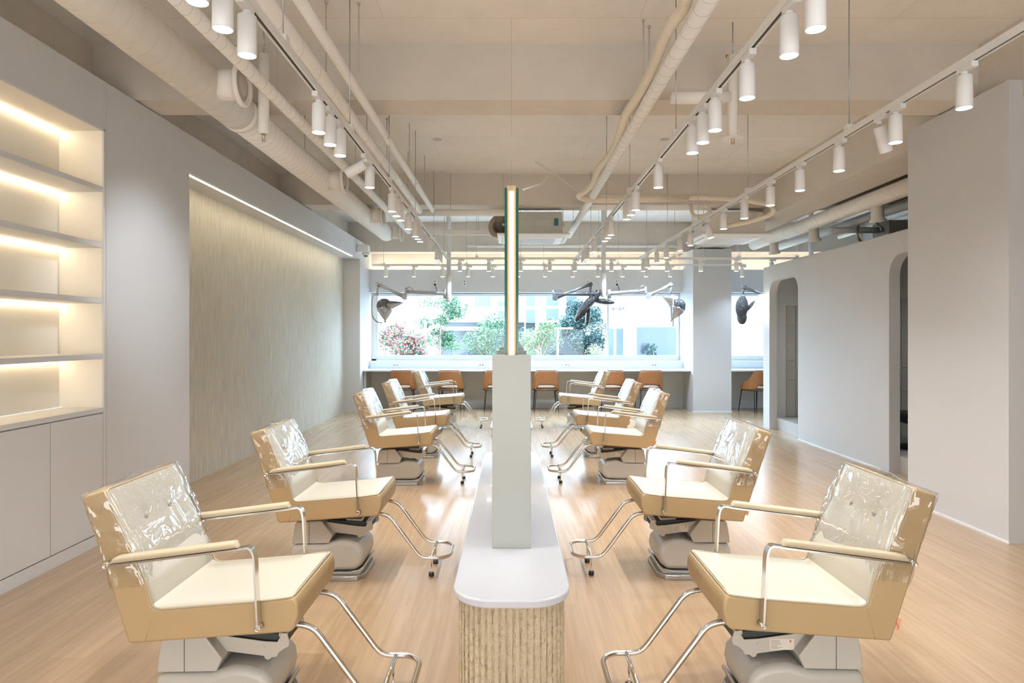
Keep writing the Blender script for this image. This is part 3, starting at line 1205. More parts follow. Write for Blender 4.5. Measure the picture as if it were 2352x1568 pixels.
left = [5, 68, 128, 305, 333, 358, 431, 486, 496.5, 506.5, 526.5, 543.5, 549.5, 555.5, 580, 597.5, 601.5, 605]
for i, py in enumerate(left):
    y = ydisc(py)
    place_lamp(-1.035 - 0.007 * y + 0.012, y - 0.02, 'white cylinder spotlight on the left track, %s from the camera end' % ORD[i], 'spotlights on the left track')
tl_ = place_lamp(-1.062, 4.66, 'white spotlight on the left track tilted sideways toward the left wall', 'spotlights on the left track', tilt=(R(13.7), R(66)))
for c_ in tl_.children:
    if c_.type == 'LIGHT':
        c_.data = AIM
mid = [68, 129, 226, 300, 328, 352, 431, 483, 494, 504, 540, 547, 554, 579, 596, 600, 604]
for i, py in enumerate(mid):
    y = ydisc(py)
    place_lamp(1.094, y - 0.02, 'white cylinder spotlight on the middle track, %s from the camera end' % ORD[i], 'spotlights on the middle track')
right = [249, 328, 342, 393, 438, 472, 502, 526, 545, 564, 576, 592, 603, 614]
for i, py in enumerate(right):
    y = ydisc(py)
    tl = None
    if i == 2:
        tl = (R(10), R(-22))
        y += 0.04
    if i == 8:
        tl = (R(-6), R(-14))
    place_lamp(2.195, y - 0.02, 'white cylinder spotlight on the right track, %s from the camera end' % ORD[i], 'spotlights on the right track', tilt=tl)
for i, px in enumerate([1059, 1126, 1198.6, 1265.6, 1323, 1407, 1480, 1535, 1612.5, 1694, 1775]):
    place_lamp((px - 1175) * 11.07 / F, 11.07, 'white spotlight on the nearer cross track, %s from the left' % ORD[i], 'spotlights on the nearer cross track', rz=PI / 2)
for i, px in enumerate([888.7, 953, 1019, 1077.5, 1134.5, 1193, 1254, 1318, 1375.5, 1432.5, 1486.6, 1542, 1707]):
    place_lamp((px - 1175) * 12.1 / F, 12.1, 'white spotlight on the cross track by the window, %s from the left' % ORD[i], 'spotlights on the window cross track', rz=PI / 2)

# ================================================================== DUCTS AND PIPES


def spiral_pipe(name, label, p0, p1, rad, pitch, seam=0.0016, mt=PIPE, cat='duct'):
    """straight pipe along a line with a helical seam"""
    P0, P1 = Vector(p0), Vector(p1)
    L = (P1 - P0).length
    d = (P1 - P0).normalized()
    a = d.orthogonal().normalized()
    b_ = d.cross(a)
    m = MB()
    m.tube([P0, P0 + (P1 - P0) * 0.5, P1], rad, 32)
    if pitch:
        m.mi = 1
        n = int(L / pitch * 28)
        m.tube([P0 + d * (L * i / n) + (a * math.cos(2 * PI * i / 28) + b_ * math.sin(2 * PI * i / 28)) * (rad - seam * 0.2) for i in range(n + 1)], seam, 5)
        m.mi = 0
    return m.build(name, [mt, PIPED], None), label, cat


def pipe(label, p0, p1, rad, pitch=0.0, name='pipe', cat='pipe', mt=PIPE, hang=()):
    o, _, _ = spiral_pipe(name, label, p0, p1, rad, pitch, mt=mt)
    for t in hang:
        q = Vector(p0) + (Vector(p1) - Vector(p0)) * t
        MB().tube([(q.x, q.y, q.z + rad - 0.004), (q.x, q.y, ZS - 0.002)], 0.004, 8).build('hanger', PIPED, o)
    tag(o, label, cat)
    return o


# big spiral duct with side diffusers
r = empty('ventilation_duct', (-2.09, 0, 3.20), 0, 'large cream spiral duct along the left side with round side diffusers', 'duct')
o, _, _ = spiral_pipe('duct_body', '', (0, 0.3, 0), (0, 4.95, 0), 0.138, 0.125)
o.parent = r
o, _, _ = spiral_pipe('duct_body', '', (0, 4.95, 0), (0, 10.75, 0), 0.130, 0.10)
o.parent = r
MB().lathe([(0.131, 4.90), (0.142, 4.90), (0.142, 4.97), (0.131, 4.97)], (0, 0, 0), 'y', 32, cap=False).build('coupling', PIPE, r)
for y in (4.38, 7.05, 9.15, 10.68):
    st = MB().lathe([(0.10, 0.08), (0.10, 0.245)], (0, y, 0), 'x', 28).build('branch', PIPE, r, smooth=False)
    MB().lathe([(0.10, 0.235), (0.142, 0.245), (0.146, 0.262), (0.135, 0.278), (0.118, 0.272), (0.112, 0.25), (0.105, 0.25)], (0, y, 0), 'x', 32, cap=False).build('diffuser_flange', PIPE, st)
    MB().lathe([(0.104, 0.248), (0.104, 0.252), (0.09, 0.262), (0.088, 0.255), (0.06, 0.275), (0.03, 0.28), (0.001, 0.28)], (0, y, 0), 'x', 32, cap=False).build('diffuser_core', mat('diffuser_inner', (0.55, 0.50, 0.43), 0.6) if 'diffuser_inner' not in MATS else MATS['diffuser_inner'], st)
for y in (2.2, 6.2, 8.6):
    MB().tube([(0.10, y, 0.09), (0.10, y, 0.585)], 0.004, 6).build('hanger', STEEL, r)

pipe('slim cream spiral pipe running beside the large duct', (-1.685, 0.3, 3.2), (-1.685, 10.54, 3.2), 0.044, 0.10, hang=(0.25, 0.65, 0.78))
pipe('cream pipe running just right of the left lighting track', (-1.287, 0.3, 3.25), (-1.287, 9.06, 3.25), 0.043, 0.35, hang=(0.3, 0.62, 0.74, 0.88))
pipe('thin cream pipe with orange stickers, rightmost of the left ceiling pipes', (-1.105, 0.3, 3.25), (-1.105, 9.06, 3.25), 0.033, 0.0, hang=(0.28, 0.63, 0.76, 0.9))
for y in (5.65, 7.35):
    o = MB().box(-0.012, 0.012, -0.018, 0.018, -0.0005, 0.0005).build('sticker', TAPE)
    o.location = (-1.082, y, 3.2255)
    o.rotation_euler = (0, R(-42), R(12))
    tag(o, 'small orange sticker on the thin ceiling pipe, %s' % ('nearer one' if y < 6 else 'farther one'), 'sticker')
pipe('cream pipe crossing left to right below the second beam', (-1.34, 9.12, 3.235), (0.02, 9.12, 3.235), 0.047, hang=(0.35, 0.9))
pipe('lower cream cross pipe leading to the ceiling unit insulation', (-1.73, 10.6, 3.19), (-0.25, 10.6, 3.19), 0.043, hang=(0.12, 0.45, 0.8))
pipe('thick cream spiral pipe right of the mirror, running to the ceiling units', (1.01, 0.3, 3.2), (0.98, 11.0, 3.2), 0.048, 0.13, hang=(0.6, 0.93))
pipe('grey cross pipe at the far beam behind the right ceiling unit', (-0.9, 13.0, 3.30), (3.54, 13.0, 3.30), 0.028)
RD = empty('ventilation_duct', (4.27, 5.85, 3.10), 0, 'cream spiral duct along the right partition under the long beam', 'duct')
o, _, _ = spiral_pipe('duct_body', '', (0, 0, 0), (0, 5.5, 0), 0.095, 0.35)
o.parent = RD
o = pipe('grey green pipe above the right partition', (4.75, 5.85, 3.07), (4.75, 11.4, 3.07), 0.06)
o = pipe('grey green cross pipe above the shampoo rooms', (4.45, 9.0, 2.97), (5.15, 9.0, 2.97), 0.042)
for y in (7.6, 9.2, 10.6):
    o = MB().lathe([(0.07, 0.0), (0.07, 0.16), (0.095, 0.18), (0.09, 0.20), (0.05, 0.20)], (0, 0, 0), 'z', 24).build('outlet', PIPE, RD)
    o.location = (0.04, y - 5.85, -0.06)
    o.rotation_euler = (R(180 + 12), R(-10), 0)
o = MB().tube([(4.96 + 0.17 * math.cos(t), 8.94, 2.93 + 0.17 * math.sin(t)) for t in [2 * PI * k / 30 for k in range(28)]], 0.016, 8).build('flexible_hose', STEEL)
tag(o, 'looped grey flexible hose above the shampoo room ceiling', 'hose')

for k, (x, zt) in enumerate(((4.95, 3.3), (5.4, 3.36), (5.9, 3.3))):
    pipe('grey service pipe above the shampoo rooms, %s of three' % ('left', 'middle', 'right')[k], (x, 5.3, zt), (x + 0.1, 11.8, zt), 0.035)
o = MB().box(5.15, 5.5, 8.8, 9.2, 2.88, 3.08).build('junction_box', ACB, bevel=0.01)
tag(o, 'grey equipment box above the shampoo room ceiling', 'equipment box')


def px3(px, py, z):
    """point at height z seen at a photo position (used to lay out ceiling tubes at their real height)"""
    y = (z - H) * F / (770 - py)
    return ((px - 1175) * y / F, y, z)


pts = [px3(1579, -40, 3.29), px3(1575, 15, 3.29), px3(1544, 50, 3.28), px3(1518, 103, 3.27), px3(1502, 150, 3.26), px3(1471, 214, 3.26), px3(1437, 260, 3.25), px3(1421, 318, 3.25),
       px3(1402, 356, 3.25), px3(1372, 391, 3.24), px3(1364, 421, 3.23), px3(1342, 440, 3.2), px3(1325, 449, 3.19)]
P2 = [Vector((x, y, z)) for x, y, z in pts]
end = [P2[-1] + Vector((0.12, 0.12, -0.03)), P2[-1] + Vector((0.5, 0.15, -0.02)), P2[-1] + Vector((1.4, 0.18, 0.0))]
cu = smooth_path(P2 + end, 0.2, 5)
o = MB().tube(cu, 0.036, 14).build('refrigerant_tube', TUBEC)
tag(o, 'wavy yellowed insulated tube beside the thick spiral pipe', 'tube')
o = MB().tube(smooth_path([(1.05, 8.35, 3.30), (1.6, 8.3, 3.26), (2.4, 8.28, 3.27), (2.95, 8.3, 3.25), (3.42, 8.4, 3.2), (3.5, 8.6, 3.12), (3.3, 8.9, 3.07), (3.1, 9.28, 3.07)], 0.25, 6), 0.032, 12).build('refrigerant_tube', TUBEC)
tag(o, 'cream insulated tube curving down into the right ceiling unit', 'tube')
o = MB().tube(smooth_path([(2.50, 9.0, 3.33), (2.5, 8.95, 3.2), (2.52, 8.8, 3.12), (2.70, 8.8, 3.14), (2.72, 8.85, 3.26), (2.66, 8.9, 3.31)], 0.08, 6), 0.026, 12).build('refrigerant_tube', TUBEC)
tag(o, 'short looped cream tube left of the right ceiling unit', 'tube')

# sprinkler drops
for (x, y, z0, z1, plate, lb) in ((-1.75, 4.55, 2.92, 3.48, False, 'left vertical sprinkler drop pipe beside the large duct'),
                                  (1.62, 4.72, 2.95, 3.55, True, 'right vertical sprinkler drop pipe with round white plate')):
    r = empty('sprinkler_drop', (x, y, z0), 0, lb, 'sprinkler')
    MB().lathe([(0.033, 0), (0.037, 0.02), (0.037, z1 - z0)], seg=20).build('pipe_sleeve', PIPE, r)
    MB().lathe([(0.014, -0.05), (0.012, -0.015), (0.016, 0.0)], seg=14).build('sprinkler_head', mat('brass_%d' % (x > 0), (0.55, 0.45, 0.35), 0.4, metal=0.6), r)
    if plate:
        MB().lathe([(0.08, -0.012), (0.082, -0.008), (0.02, 0.0)], seg=28).build('plate', ACW, r)
        MB().tube([(-0.45, 0.03, 0.30), (-0.02, 0.0, 0.29)], 0.045, 14).build('cross_pipe', PIPE, r)
    MB().tube([(0, 0, z1 - z0), (0, 0, 3.79 - z0)], 0.005, 8).build('hanger', STEEL, r)
o = MB().box(-0.012, 0.012, -0.004, 0.0, 0.0, 0.012).box(-0.012, -0.006, -0.004, 0, -0.018, 0).box(0.006, 0.012, -0.004, 0, -0.018, 0).build('clamp_mark', mat('rust_orange', (0.45, 0.17, 0.04), 0.7))
o.location = (1.70, 5.079, 3.70)
tag(o, 'small rust orange bracket on the first concrete beam', 'bracket')

# ceiling caps
for x, lb in ((-0.865, 'left'), (1.79, 'right')):
    o = MB().lathe([(0.05, 0.0), (0.048, -0.006), (0.03, -0.008)], seg=24).build('round_cap', PIPED)
    o.location = (x, 7.53, 3.79)
    tag(o, '%s round grey cap on the ceiling slab between beams' % lb, 'cap')
# thin cables
A_, B_, C_ = px3(1228, 371, 3.78), px3(1266, 402, 3.5), px3(1330, 441, 3.24)
o = MB().tube([A_, (0.5, 7.9, 3.5), (0.84, 8.0, 3.27)], 0.004, 6).build('cable', RAILW)
tag(o, 'thin white cable slanting down to the wavy tube above the mirror', 'cable')
o = MB().tube(smooth_path([(0.49, 8.30, 3.60), (0.27, 5.5, 2.80), (0.05, 2.75, 2.122)], 0.8, 6), 0.004, 6).build('cable', RAILW)
tag(o, 'thin white cable drooping from the other cable to the mirror top', 'cable')

# free hanging threaded rods for pipes
for k, (px, py, zb, lb) in enumerate(((749, 3, 3.31, 'left of the two nearest the camera'), (824, 5, 3.31, 'right of the two nearest the camera'), (889, 272, 3.31, 'beside the thin stickered pipe'),
                                      (1478, 45, 3.3, 'left of the pair above the wavy tube'), (1491, 60, 3.3, 'right of the pair above the wavy tube'))):
    x, y, _ = px3(px, max(py, 3), 3.79)
    o = MB().tube([(x, y, 3.788), (x, y, zb)], 0.0045, 8).lathe([(0.012, 3.775), (0.012, 3.789)], (x, y, 0), 'z', 12).build('threaded_rod', PIPED)
    tag(o, 'thin rod hanging from the slab, ' + lb, 'rod')

# ================================================================== AIR CONDITIONERS


def ac(x0, x1, y0, bodym, label, full):
    cx, cy = (x0 + x1) / 2, y0 + 0.48
    w_ = (x1 - x0) / 2
    r = empty('ceiling_air_conditioner', (cx, cy, 2.94), 0, label, 'air conditioner')
    b0 = MB().box(-0.42, 0.42, -0.42, 0.42, 0.045, 0.36).build('body', bodym, r, bevel=0.006)
    for q in (-0.28, 0.02):
        MB().box(q, q + 0.24, -0.4275, -0.4215, 0.14, 0.25).build('cover_plate', bodym, b0, bevel=0.002)
    m = MB()
    m.prism([(-w_, -0.48), (w_, -0.48), (w_, 0.48), (-w_, 0.48)], 0.022, 0.045, 'z')
    pnl = m.build('panel', ACW, r, bevel=0.012, bseg=3)
    # sloped lower face
    g = MB()
    a0 = [(-w_ + .01, -0.47, 0.024), (w_ - .01, -0.47, 0.024), (w_ - .01, 0.47, 0.024), (-w_ + .01, 0.47, 0.024)]
    a1 = [(-w_ + .14, -0.33, -0.012), (w_ - .14, -0.33, -0.012), (w_ - .14, 0.33, -0.012), (-w_ + .14, 0.33, -0.012)]
    V0 = [g.bm.verts.new(p) for p in a0]
    V1 = [g.bm.verts.new(p) for p in a1]
    for i in range(4):
        g.face([V0[i], V0[(i + 1) % 4], V1[(i + 1) % 4], V1[i]])
    g.face(V1)
    g.face(V0[::-1])
    g.build('sloped_fascia', ACW, r)
    hx = w_ - 0.2
    gp = MB().box(-hx, hx, -0.28, 0.28, -0.0135, -0.0121).build('grille', DARK if full else GRILL, r)
    gr = MB()
    for i in range(20):
        y = -0.28 + 0.56 * i / 19
        gr.box(-hx, hx, y - 0.006, y + 0.006, -0.0138, -0.0130)
    for i in range(41):
        x = -hx + 2 * hx * i / 40
        gr.box(x - 0.003, x + 0.003, -0.28, 0.28, -0.0140, -0.0131)
    gr.build('grille_bars', ACW, gp)
    for q in (-1, 1):
        MB().box(q * (w_ - 0.09) - 0.03, q * (w_ - 0.09) + 0.03, -0.3, 0.3, 0.002, 0.0045).build('air_flap', ACB, r)
    for sg in (-1, 1):
        for q in (-1, 1):
            h = MB().tube([(sg * 0.44, q * 0.3, 0.2), (sg * 0.44, q * 0.3, 0.845)], 0.004, 6).build('hanger', STEEL, r)
            MB().box(sg * 0.42, sg * 0.46, q * 0.3 - 0.02, q * 0.3 + 0.02, 0.17, 0.21).build('hanger_bracket', STEEL, h)
    return r


r = ac(-0.21, 0.85, 9.33, ACB, 'white ceiling air conditioner with grey body behind the mirror', True)
MB().box(0.30, 0.36, -0.445, -0.421, 0.16, 0.26).build('drain_pump', mat('teal_plastic', (0.03, 0.14, 0.15), 0.4), r)
rr_ = MB()
for k in range(6):
    o_ = -0.17 + 0.05 * k
    rr_.tube(smooth_path([(-0.40, o_, 0.30 - 0.035 * k), (-0.54, o_ - 0.03, 0.33 - 0.03 * k), (-0.64 + 0.01 * k, o_, 0.22), (-0.60, o_, 0.06 + 0.01 * k), (-0.44, o_, 0.06 + 0.02 * k)], 0.1, 5), 0.042, 10)
rr_.build('insulation_bundle', mat('brown_insulation', (0.36, 0.29, 0.23), 0.8, bump=0.6, bscale=20), r)
ac(2.77, 3.78, 9.33, ACC, 'white ceiling air conditioner with cream body on the right', False)

# ================================================================== POSTS AND HANGING PROCESSORS


def post(x, y, zb, label):
    r = empty('ceiling_post', (x, y, zb), 0, label, 'post')
    MB().lathe([(0.040, 0.46), (0.040, ZS - zb)], seg=24).build('upper_tube', POST, r)
    MB().lathe([(0.044, 0.0), (0.046, 0.004), (0.046, 0.46), (0.041, 0.464)], seg=24).build('sleeve', POST, r)
    return r


YP = 11.25
post(-1.095, YP, 2.08, 'white round ceiling post left of the mirror carrying a folding arm')
post(1.605, YP, 2.17, 'white round ceiling post right of the mirror carrying two folding arms')
post(5.23, YP, 2.1, 'white round ceiling post at the far right above the partition')


def P(px, py, y=YP):
    return Vector(((px - 1175) * y / F, y, H - (py - 770) * y / F))


def joint_arm(parts_root, pts, radii, m, name='arm'):
    MB().tube(pts, 0.02, 12, radii=radii).build(name, m, parts_root, smooth=True)


def local(pts, o):
    return [Vector(p) - Vector(o) for p in pts]


# left processor
def proc_arm(label, base, seq, m, elbow_r=0.05):
    r = empty('folding_arm', base, 0, label, 'arm')
    L = local(seq, base)
    MB().tube([L[0] + Vector((0, 0, 0.07)), L[0] - Vector((0, 0, 0.09))], 0.032, 14).build('swivel', m, r)
    MB().tube([L[0], L[1]], 0.036, 14, radii=[0.036, 0.030]).build('upper_arm', m, r, smooth=True)
    MB().tube([L[1] + Vector((0, 0, 0.07)), L[1] - Vector((0, 0, 0.02)), L[2]], 0.03, 12).build('elbow', m, r)
    MB().lathe([(0.045, -0.04), (0.05, -0.03), (0.05, 0.03), (0.045, 0.04)], L[2], 'y', 18).build('hinge', m, r)
    MB().tube([L[2], L[2] * 0.4 + L[3] * 0.6, L[3]], 0.02, 12, radii=[0.04, 0.02, 0.034]).build('lower_arm', m, r, smooth=True)
    MB().lathe([(0.03, -0.035), (0.038, -0.03), (0.038, 0.03), (0.03, 0.035)], L[3], 'y', 18).build('hinge', m, r)
    MB().tube([L[3], L[4]], 0.02, 12, radii=[0.026, 0.016]).build('drop_rod', m, r)
    MB().tube(smooth_path([L[1] + Vector((0.0, -0.03, 0.06)), L[1] * 0.9 + L[0] * 0.1 + Vector((0, -0.03, 0.09)), L[1] * 0.8 + L[0] * 0.2 + Vector((0, -0.03, 0.03))], 0.03), 0.006, 6).build('handle_loop', m, r)
    return r


proc_arm('silver folding arm reaching left from the left post', P(1024, 674), [P(1022, 674), P(933, 670), P(929, 682), P(868, 652), P(867, 678)], DRYS)
proc_arm('dark folding arm folded in front of the right post', P(1378, 674), [P(1372, 675), P(1272, 675), P(1275, 684), P(1356, 653), P(1356, 674)], DRYD)
proc_arm('silver folding arm reaching right from the right post', P(1394, 672), [P(1400, 674), P(1482, 667), P(1489, 680), P(1541, 653), P(1541, 676)], DRYS)
proc_arm('dark folding arm beyond the square column', P(1840, 690), [P(1850, 688), P(1830, 688), P(1790, 690), P(1708, 659), P(1706, 676)], DRYD)


def processor(base, label, sg, s=1.0):
    """egg-shaped hood with silver lower cone, long visor wing"""
    r = empty('hair_processor', base, 0, label, 'hair processor')
    MB().ball((-sg * 0.01, 0, 0.065), 0.135, 0.13, 0.135, 28, 16).build('hood', DRYD, r, smooth=True)
    g = MB()
    g.lathe([(0.138, 0.035), (0.142, 0.02), (0.132, -0.02), (0.09, -0.09), (0.045, -0.15), (0.018, -0.185), (0.018, -0.23)], (sg * 0.005, 0, 0), 'z', 28)
    g.build('cone', DRYS, r, smooth=True)
    for top_, mm in ((1, DRYD), (-1, DRYS)):
        def wing(u, v):
            x = sg * (0.06 + 0.285 * u)
            w_ = 0.115 * math.sqrt(max(0.0, 1 - u ** 2.6)) + 0.004
            a = (v - 0.5) * PI
            rise = 0.06 if top_ > 0 else -0.10
            return (x, math.sin(a) * w_, 0.095 + 0.03 * u + math.cos(a) * rise * (1 - u ** 1.5))
        wg = MB()
        wg.grid(wing, 16, 14)
        wg.build('visor_wing', mm, r, smooth=True)
    MB().lathe([(0.02, -0.16), (0.045, -0.15), (0.05, -0.11), (0.04, -0.10)], (0, 0, 0.0), 'y', 18).build('knob', STEEL, r)
    return r


b1 = P(884, 711)
r = processor(b1, 'silver and charcoal hair processor with long wing, hanging at the far left window end', 1)
hk = smooth_path(local([P(867, 676), P(856, 678), P(854, 700), P(855, 728), P(866, 740), P(878, 741)], b1), 0.12, 6)
MB().tube(hk, 0.012, 10).build('hook_tube', DRYS, r, smooth=True)
MB().tube([local([P(877, 741)], b1)[0], local([P(871, 750)], b1)[0]], 0.007, 8).build('handle', BLACK, r)
b2 = P(1553, 711)
r = processor(b2, 'silver and charcoal hair processor tilted by the right side of the wide window', -1)
r.rotation_euler = (0, R(22), 0)
r2 = empty('support_rod', P(1541, 678), 0, 'thin silver rod holding the tilted hair processor on the right', 'rod')
MB().tube([(0, -0.16, 0.0), (0.0, -0.16, -0.55)], 0.012, 10).tube([(0, 0, 0), (0, -0.16, 0)], 0.012, 8).build('rod', DRYS, r2)


def wrapped(base, label, lobes):
    r = empty('hair_processor', base, 0, label, 'hair processor')
    for k, (x, z, lx, lz, ang) in enumerate(lobes):
        g = MB()
        g.ball((0, 0, 0), lx, 0.085, lz, 24, 14)
        o = g.build('wrapped_paddle', DRYB, r, smooth=True)
        o.location = (x, 0.02 * k, z)
        o.rotation_euler = (0, R(ang), 0)
    MB().tube([(0.04, 0, 0.25), (0.0, 0.0, 0.05)], 0.03, 10).build('neck', DRYD, r)
    return r


wrapped(P(1354, 700), 'black wrapped hair processor with three paddles hanging before the right post',
        [(-0.09, -0.06, 0.075, 0.27, 34), (0.04, 0.06, 0.055, 0.30, 42), (0.26, 0.06, 0.19, 0.05, 6), (-0.02, -0.20, 0.045, 0.17, 8)])
wrapped(P(1704, 712), 'black bubble wrapped hair processor hanging beyond the square column',
        [(0.0, 0.05, 0.11, 0.20, 4), (0.01, -0.12, 0.085, 0.13, 0), (0.15, 0.06, 0.025, 0.14, 40)])

# security camera
r = empty('security_camera', (-2.78, 12.3, 3.06), 0, 'white dome security camera high on the left wall end', 'camera')
MB().box(-0.17, 0.06, -0.09, 0.09, 0.02, 0.16).build('housing', ACW, r, bevel=0.015)
MB().lathe([(0.07, 0.02), (0.075, -0.02), (0.05, -0.035)], seg=24).build('ring', ACW, r)
MB().ball((0, 0, -0.03), 0.045, 0.045, 0.04, 20, 10).build('dome', DRYD, r)

# outlets
for i, px in enumerate((909, 1106, 1304, 1503)):
    r = empty('wall_outlet', ((px - 1175) * 13.33 / F, YW - 0.001, 0.888), 0, 'white double socket on the ledge above the window bar, %s from left' % ORD[i], 'outlet', 'sockets above the window bar')
    MB().box(-0.06, 0.06, -0.008, 0, -0.035, 0.035).build('plate', OUTL, r, bevel=0.003)
    for q in (-0.028, 0.028):
        MB().lathe([(0.018, -0.0085), (0.018, -0.0095), (0.005, -0.0095)], (q, 0, 0), 'y', 18).build('socket', GRILL, r)
for i, (px, plug) in enumerate(((999, True), (1066.7, False), (1349.5, True), (1417, True))):
    r = empty('wall_outlet', ((px - 1175) * 13.34 / F, 13.359, 2.59), 0, 'white upright socket plate on the grey valance, %s from left' % ORD[i], 'outlet', 'sockets on the valance')
    MB().box(-0.04, 0.04, -0.008, 0, -0.07, 0.07).build('plate', OUTL, r, bevel=0.003)
    for q in (-0.03, 0.03):
        MB().lathe([(0.019, -0.0085), (0.019, -0.0095), (0.005, -0.0095)], (0, 0, q), 'y', 18).build('socket', GRILL, r)
    if plug:
        p_ = empty('power_plug', ((px - 1175) * 13.34 / F, 13.35, 2.55), 0, 'black plug with dangling cord on the valance, %s from left' % ORD[{0: 0, 2: 1, 3: 2}[i]], 'plug')
        MB().lathe([(0.022, -0.002), (0.024, -0.02), (0.014, -0.05)], (0, 0, 0), 'y', 16).build('plug_body', BLACK, p_)
        MB().tube(smooth_path([(0, -0.045, 0), (0.03, -0.06, -0.06), (0.05, -0.05, -0.16), (0.02, -0.04, -0.2), (0.06, -0.04, -0.21)], 0.05), 0.006, 8).build('cord', BLACK, p_)

# ================================================================== OUTSIDE
GROUND = mat('street', (0.22, 0.21, 0.2), 0.9)
sbox('ground', GROUND, -60, 60, 14.0, 90, -0.6, -0.35)
BW = mat('building_white', (0.27, 0.26, 0.25), 0.8)
BG = mat('building_window', (0.05, 0.068, 0.07), 0.2)
BD = mat('building_glass_and_shade', (0.02, 0.028, 0.033), 0.15)
b1 = empty('apartment_building', (0, 42, 0), 0, 'pale apartment block across the street with rows of blue windows', 'building')
MB().box(-4.5, 4.75, 0, 10, 2.35, 16).build('facade', BW, b1)
MB().box(-4.5, 4.75, 0.5, 10, -0.4, 2.35).build('ground_floor', BD, b1)  # ground floor in shade, the shade put into its dark colour
for (xa, xb, za, zb) in ((-0.9, 0.1, 3.4, 3.75), (-0.9, -0.1, 2.6, 3.1), (0.95, 1.85, 3.45, 4.1), (2.25, 3.05, 3.45, 4.1), (0.95, 1.8, 2.3, 3.2), (2.25, 3.05, 2.5, 3.25), (3.55, 4.25, 3.5, 3.7), (3.55, 4.25, 3.75, 4.1), (3.5, 4.3, 2.6, 3.3), (-2.4, -1.4, 3.4, 4.1)):
    z0, z1 = za + 0.0, zb
    MB().box(xa, xb, -0.03, 0.02, z0, z1).build('window', BG, b1)
b2 = empty('corner_building', (4.1, 28.4, 0), 0, 'white corner building at right with purple lettering and large dark window', 'building')
MB().prism([(0, 0), (0.8, -0.5), (8, -0.5), (8, 5), (0, 5)], -0.4, 12, 'z').build('facade', BW, b2)
MB().box(1.32, 3.02, -0.54, -0.48, 0.62, 1.86).build('shop_window', BD, b2)
MB().prism([(0.12, -0.08), (0.36, -0.23), (0.38, -0.20), (0.14, -0.05)], 0.4, 1.8, 'z').build('window', BG, b2)
MB().prism([(0.46, -0.295), (0.74, -0.47), (0.76, -0.44), (0.48, -0.265)], 0.4, 1.8, 'z').build('window', BG, b2)
sg_ = text_mesh('sign_lettering', '\u25CF\uBBFC\uC74C\uC18D', 0.17, mat('purple_sign', (0.05, 0.025, 0.12), 0.5), b2, (0.53, -0.36, 2.66), (R(90), 0, R(-32)), 0.01)
b3 = empty('low_kiosk', (-2.2, 30, 0), 0, 'low dark shop front with pale roof edge seen through the left trees', 'building')
MB().box(-1.2, 1.3, 0, 3, -0.4, 1.72).build('shop_front', BD, b3)
MB().box(-1.4, 2.3, -0.3, 3.2, 1.72, 1.9).build('roof', BW, b3)
b4 = empty('distant_building', (13, 46, 0), 0, 'pale distant building seen through the right window', 'building')
MB().box(-4, 6, 0, 8, -0.4, 9).build('facade', BW, b4)
MB().box(-3.6, 5, -0.05, 0, 0.6, 2.0).build('window_band', BG, b4)
for (px, y, z1, lb, rad) in ((1234, 22, 3.2, 'white utility pole outside, between the shrubs', 0.07), (977, 19, 1.9, 'slim pale signpost outside among the red leaves', 0.04), (1281, 21, 1.75, 'white street lamp outside with flat arm', 0.035), (1206, 22, 2.3, 'thin pale pole outside just right of the mirror', 0.025)):
    x = (px - 1175) * y / F
    r = empty('street_pole', (x, y, -0.35), 0, lb, 'pole')
    MB().tube([(0, 0, 0), (0, 0, z1 + 0.35)], rad, 12).build('pole', BW, r)
    if 'lamp' in lb:
        MB().box(-0.45, 0.5, -0.05, 0.05, z1 + 0.30, z1 + 0.36).build('arm', BW, r)


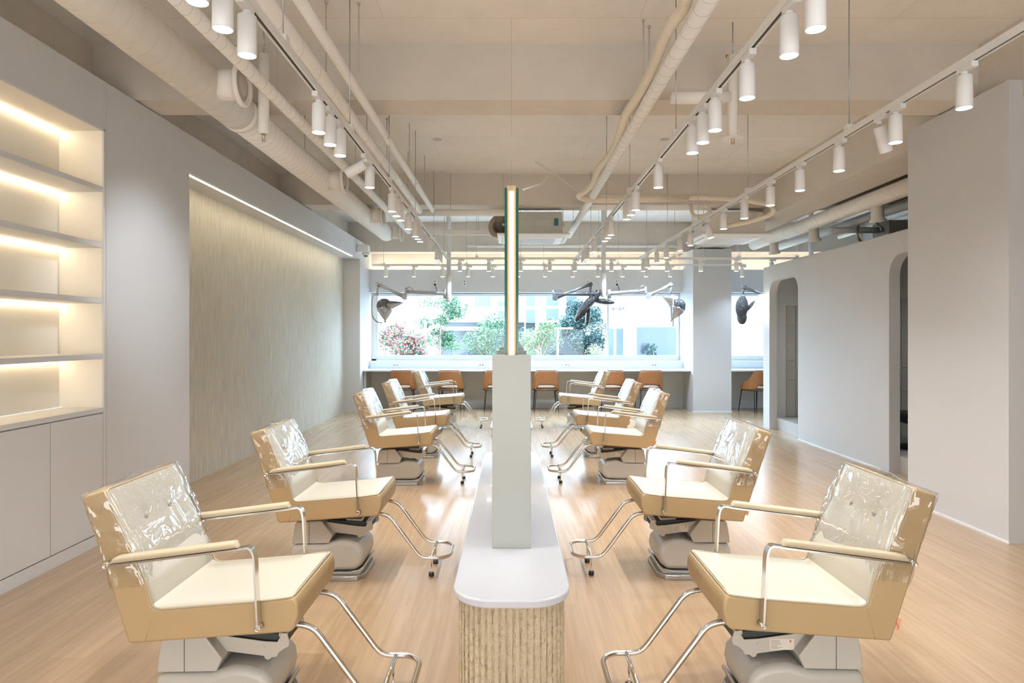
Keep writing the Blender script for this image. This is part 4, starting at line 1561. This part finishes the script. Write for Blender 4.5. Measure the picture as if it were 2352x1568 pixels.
def plant(cx, cy, zb, zt, rad, n, leaf, cols, label, seed, cat='tree', blobs=9, flat=1.0):
    rnd = random.Random(seed)
    r = empty('street_tree' if cat == 'tree' else 'garden_shrub', (cx, cy, -0.35), 0, label, cat)
    bl = []
    for i in range(blobs):
        a = rnd.uniform(0, 2 * PI)
        q = rad * 0.6 * math.sqrt(rnd.random())
        bl.append((q * math.cos(a), q * math.sin(a), zb + 0.35 + (zt - zb) * rnd.uniform(0.12, 0.88), rad * rnd.uniform(0.28, 0.5)))
    m = MB()
    for i in range(n):
        b_ = bl[rnd.randrange(blobs)]
        d = Vector((rnd.gauss(0, 1), rnd.gauss(0, 1), rnd.gauss(0, 1))).normalized() * b_[3] * rnd.random() ** 0.4
        c_ = Vector((b_[0] + d.x, b_[1] + d.y, b_[2] + d.z * flat))
        u = Vector((rnd.gauss(0, 1), rnd.gauss(0, 1), rnd.gauss(0, 0.6))).normalized()
        v = u.cross(Vector((rnd.gauss(0, 1), rnd.gauss(0, 1), rnd.gauss(0, 1)))).normalized()
        s = leaf * rnd.uniform(0.6, 1.3)
        m.mi = rnd.randrange(len(cols))
        vs = [m.bm.verts.new(c_ + u * s), m.bm.verts.new(c_ + v * s * 0.45), m.bm.verts.new(c_ - u * s), m.bm.verts.new(c_ - v * s * 0.45)]
        m.face(vs)
    m.build('foliage', cols, r)
    t = MB()
    t.tube([(0, 0, 0), (0.03, 0.02, (zb + zt) / 2 + 0.3)], 0.05, 8, radii=[0.05, 0.02])
    for b_ in bl:
        t.tube([(0.02, 0.01, max(0.15, b_[2] - rad * 0.7)), (b_[0], b_[1], b_[2])], 0.015, 6, radii=[0.018, 0.006])
    t.build('trunk', mat('bark_%d' % seed, (0.2, 0.15, 0.12), 0.8), r)


LG = mat('leaf_green', (0.03, 0.12, 0.05), 0.6)
LG2 = mat('leaf_light_green', (0.09, 0.17, 0.07), 0.6)
LG3 = mat('leaf_deep_green', (0.012, 0.05, 0.03), 0.6)
LB = mat('leaf_blue_green', (0.012, 0.035, 0.035), 0.6)
LB2 = mat('leaf_teal', (0.02, 0.06, 0.055), 0.6)
LR = mat('leaf_red', (0.20, 0.02, 0.04), 0.6)
LR2 = mat('leaf_rust', (0.10, 0.05, 0.04), 0.6)
LY = mat('leaf_yellow', (0.20, 0.20, 0.08), 0.6)


def pxp(px, y):
    return (px - 1175) * y / F


plant(pxp(1010, 21), 21, 0.9, 2.95, 0.95, 8500, 0.036, [LG, LG2, LG3], 'green tree outside at the left, behind the red shrub', 11, blobs=20, flat=0.6)
plant(pxp(918, 17), 17, 0.6, 1.95, 0.85, 6500, 0.036, [LR, LR, LR2, LG3, LG, LY], 'red leaved shrub outside the left end of the window', 12, 'shrub', 12)
plant(pxp(1118, 19), 19, 0.5, 2.0, 0.85, 6500, 0.034, [LG, LG2, LG3], 'bright green shrub outside left of the mirror', 13, 'shrub', 10)
plant(pxp(1240, 18), 18, 0.5, 1.9, 0.8, 5500, 0.034, [LG, LG2, LY], 'light green shrub outside right of the mirror', 14, 'shrub', 10)
plant(pxp(1338, 26), 26, 0.4, 3.0, 1.15, 14000, 0.05, [LB, LB2], 'dark blue green tree outside before the corner building', 15, blobs=14)
plant(pxp(1370, 17.5), 17.5, 0.4, 1.35, 0.45, 1500, 0.032, [LG2, LY, BW], 'small pale leaved tree outside with bare upright stem', 16, 'tree', 8)
plant(pxp(1190, 25), 25, 0.3, 2.0, 1.0, 2200, 0.07, [LG3, LB2], 'dark shrub outside directly behind the mirror', 17, 'shrub', 10)
plant(pxp(1500, 27.2), 27.2, 0.4, 1.2, 0.35, 500, 0.05, [LB, LB2], 'low dark shrub against the large shop window', 18, 'shrub', 6)
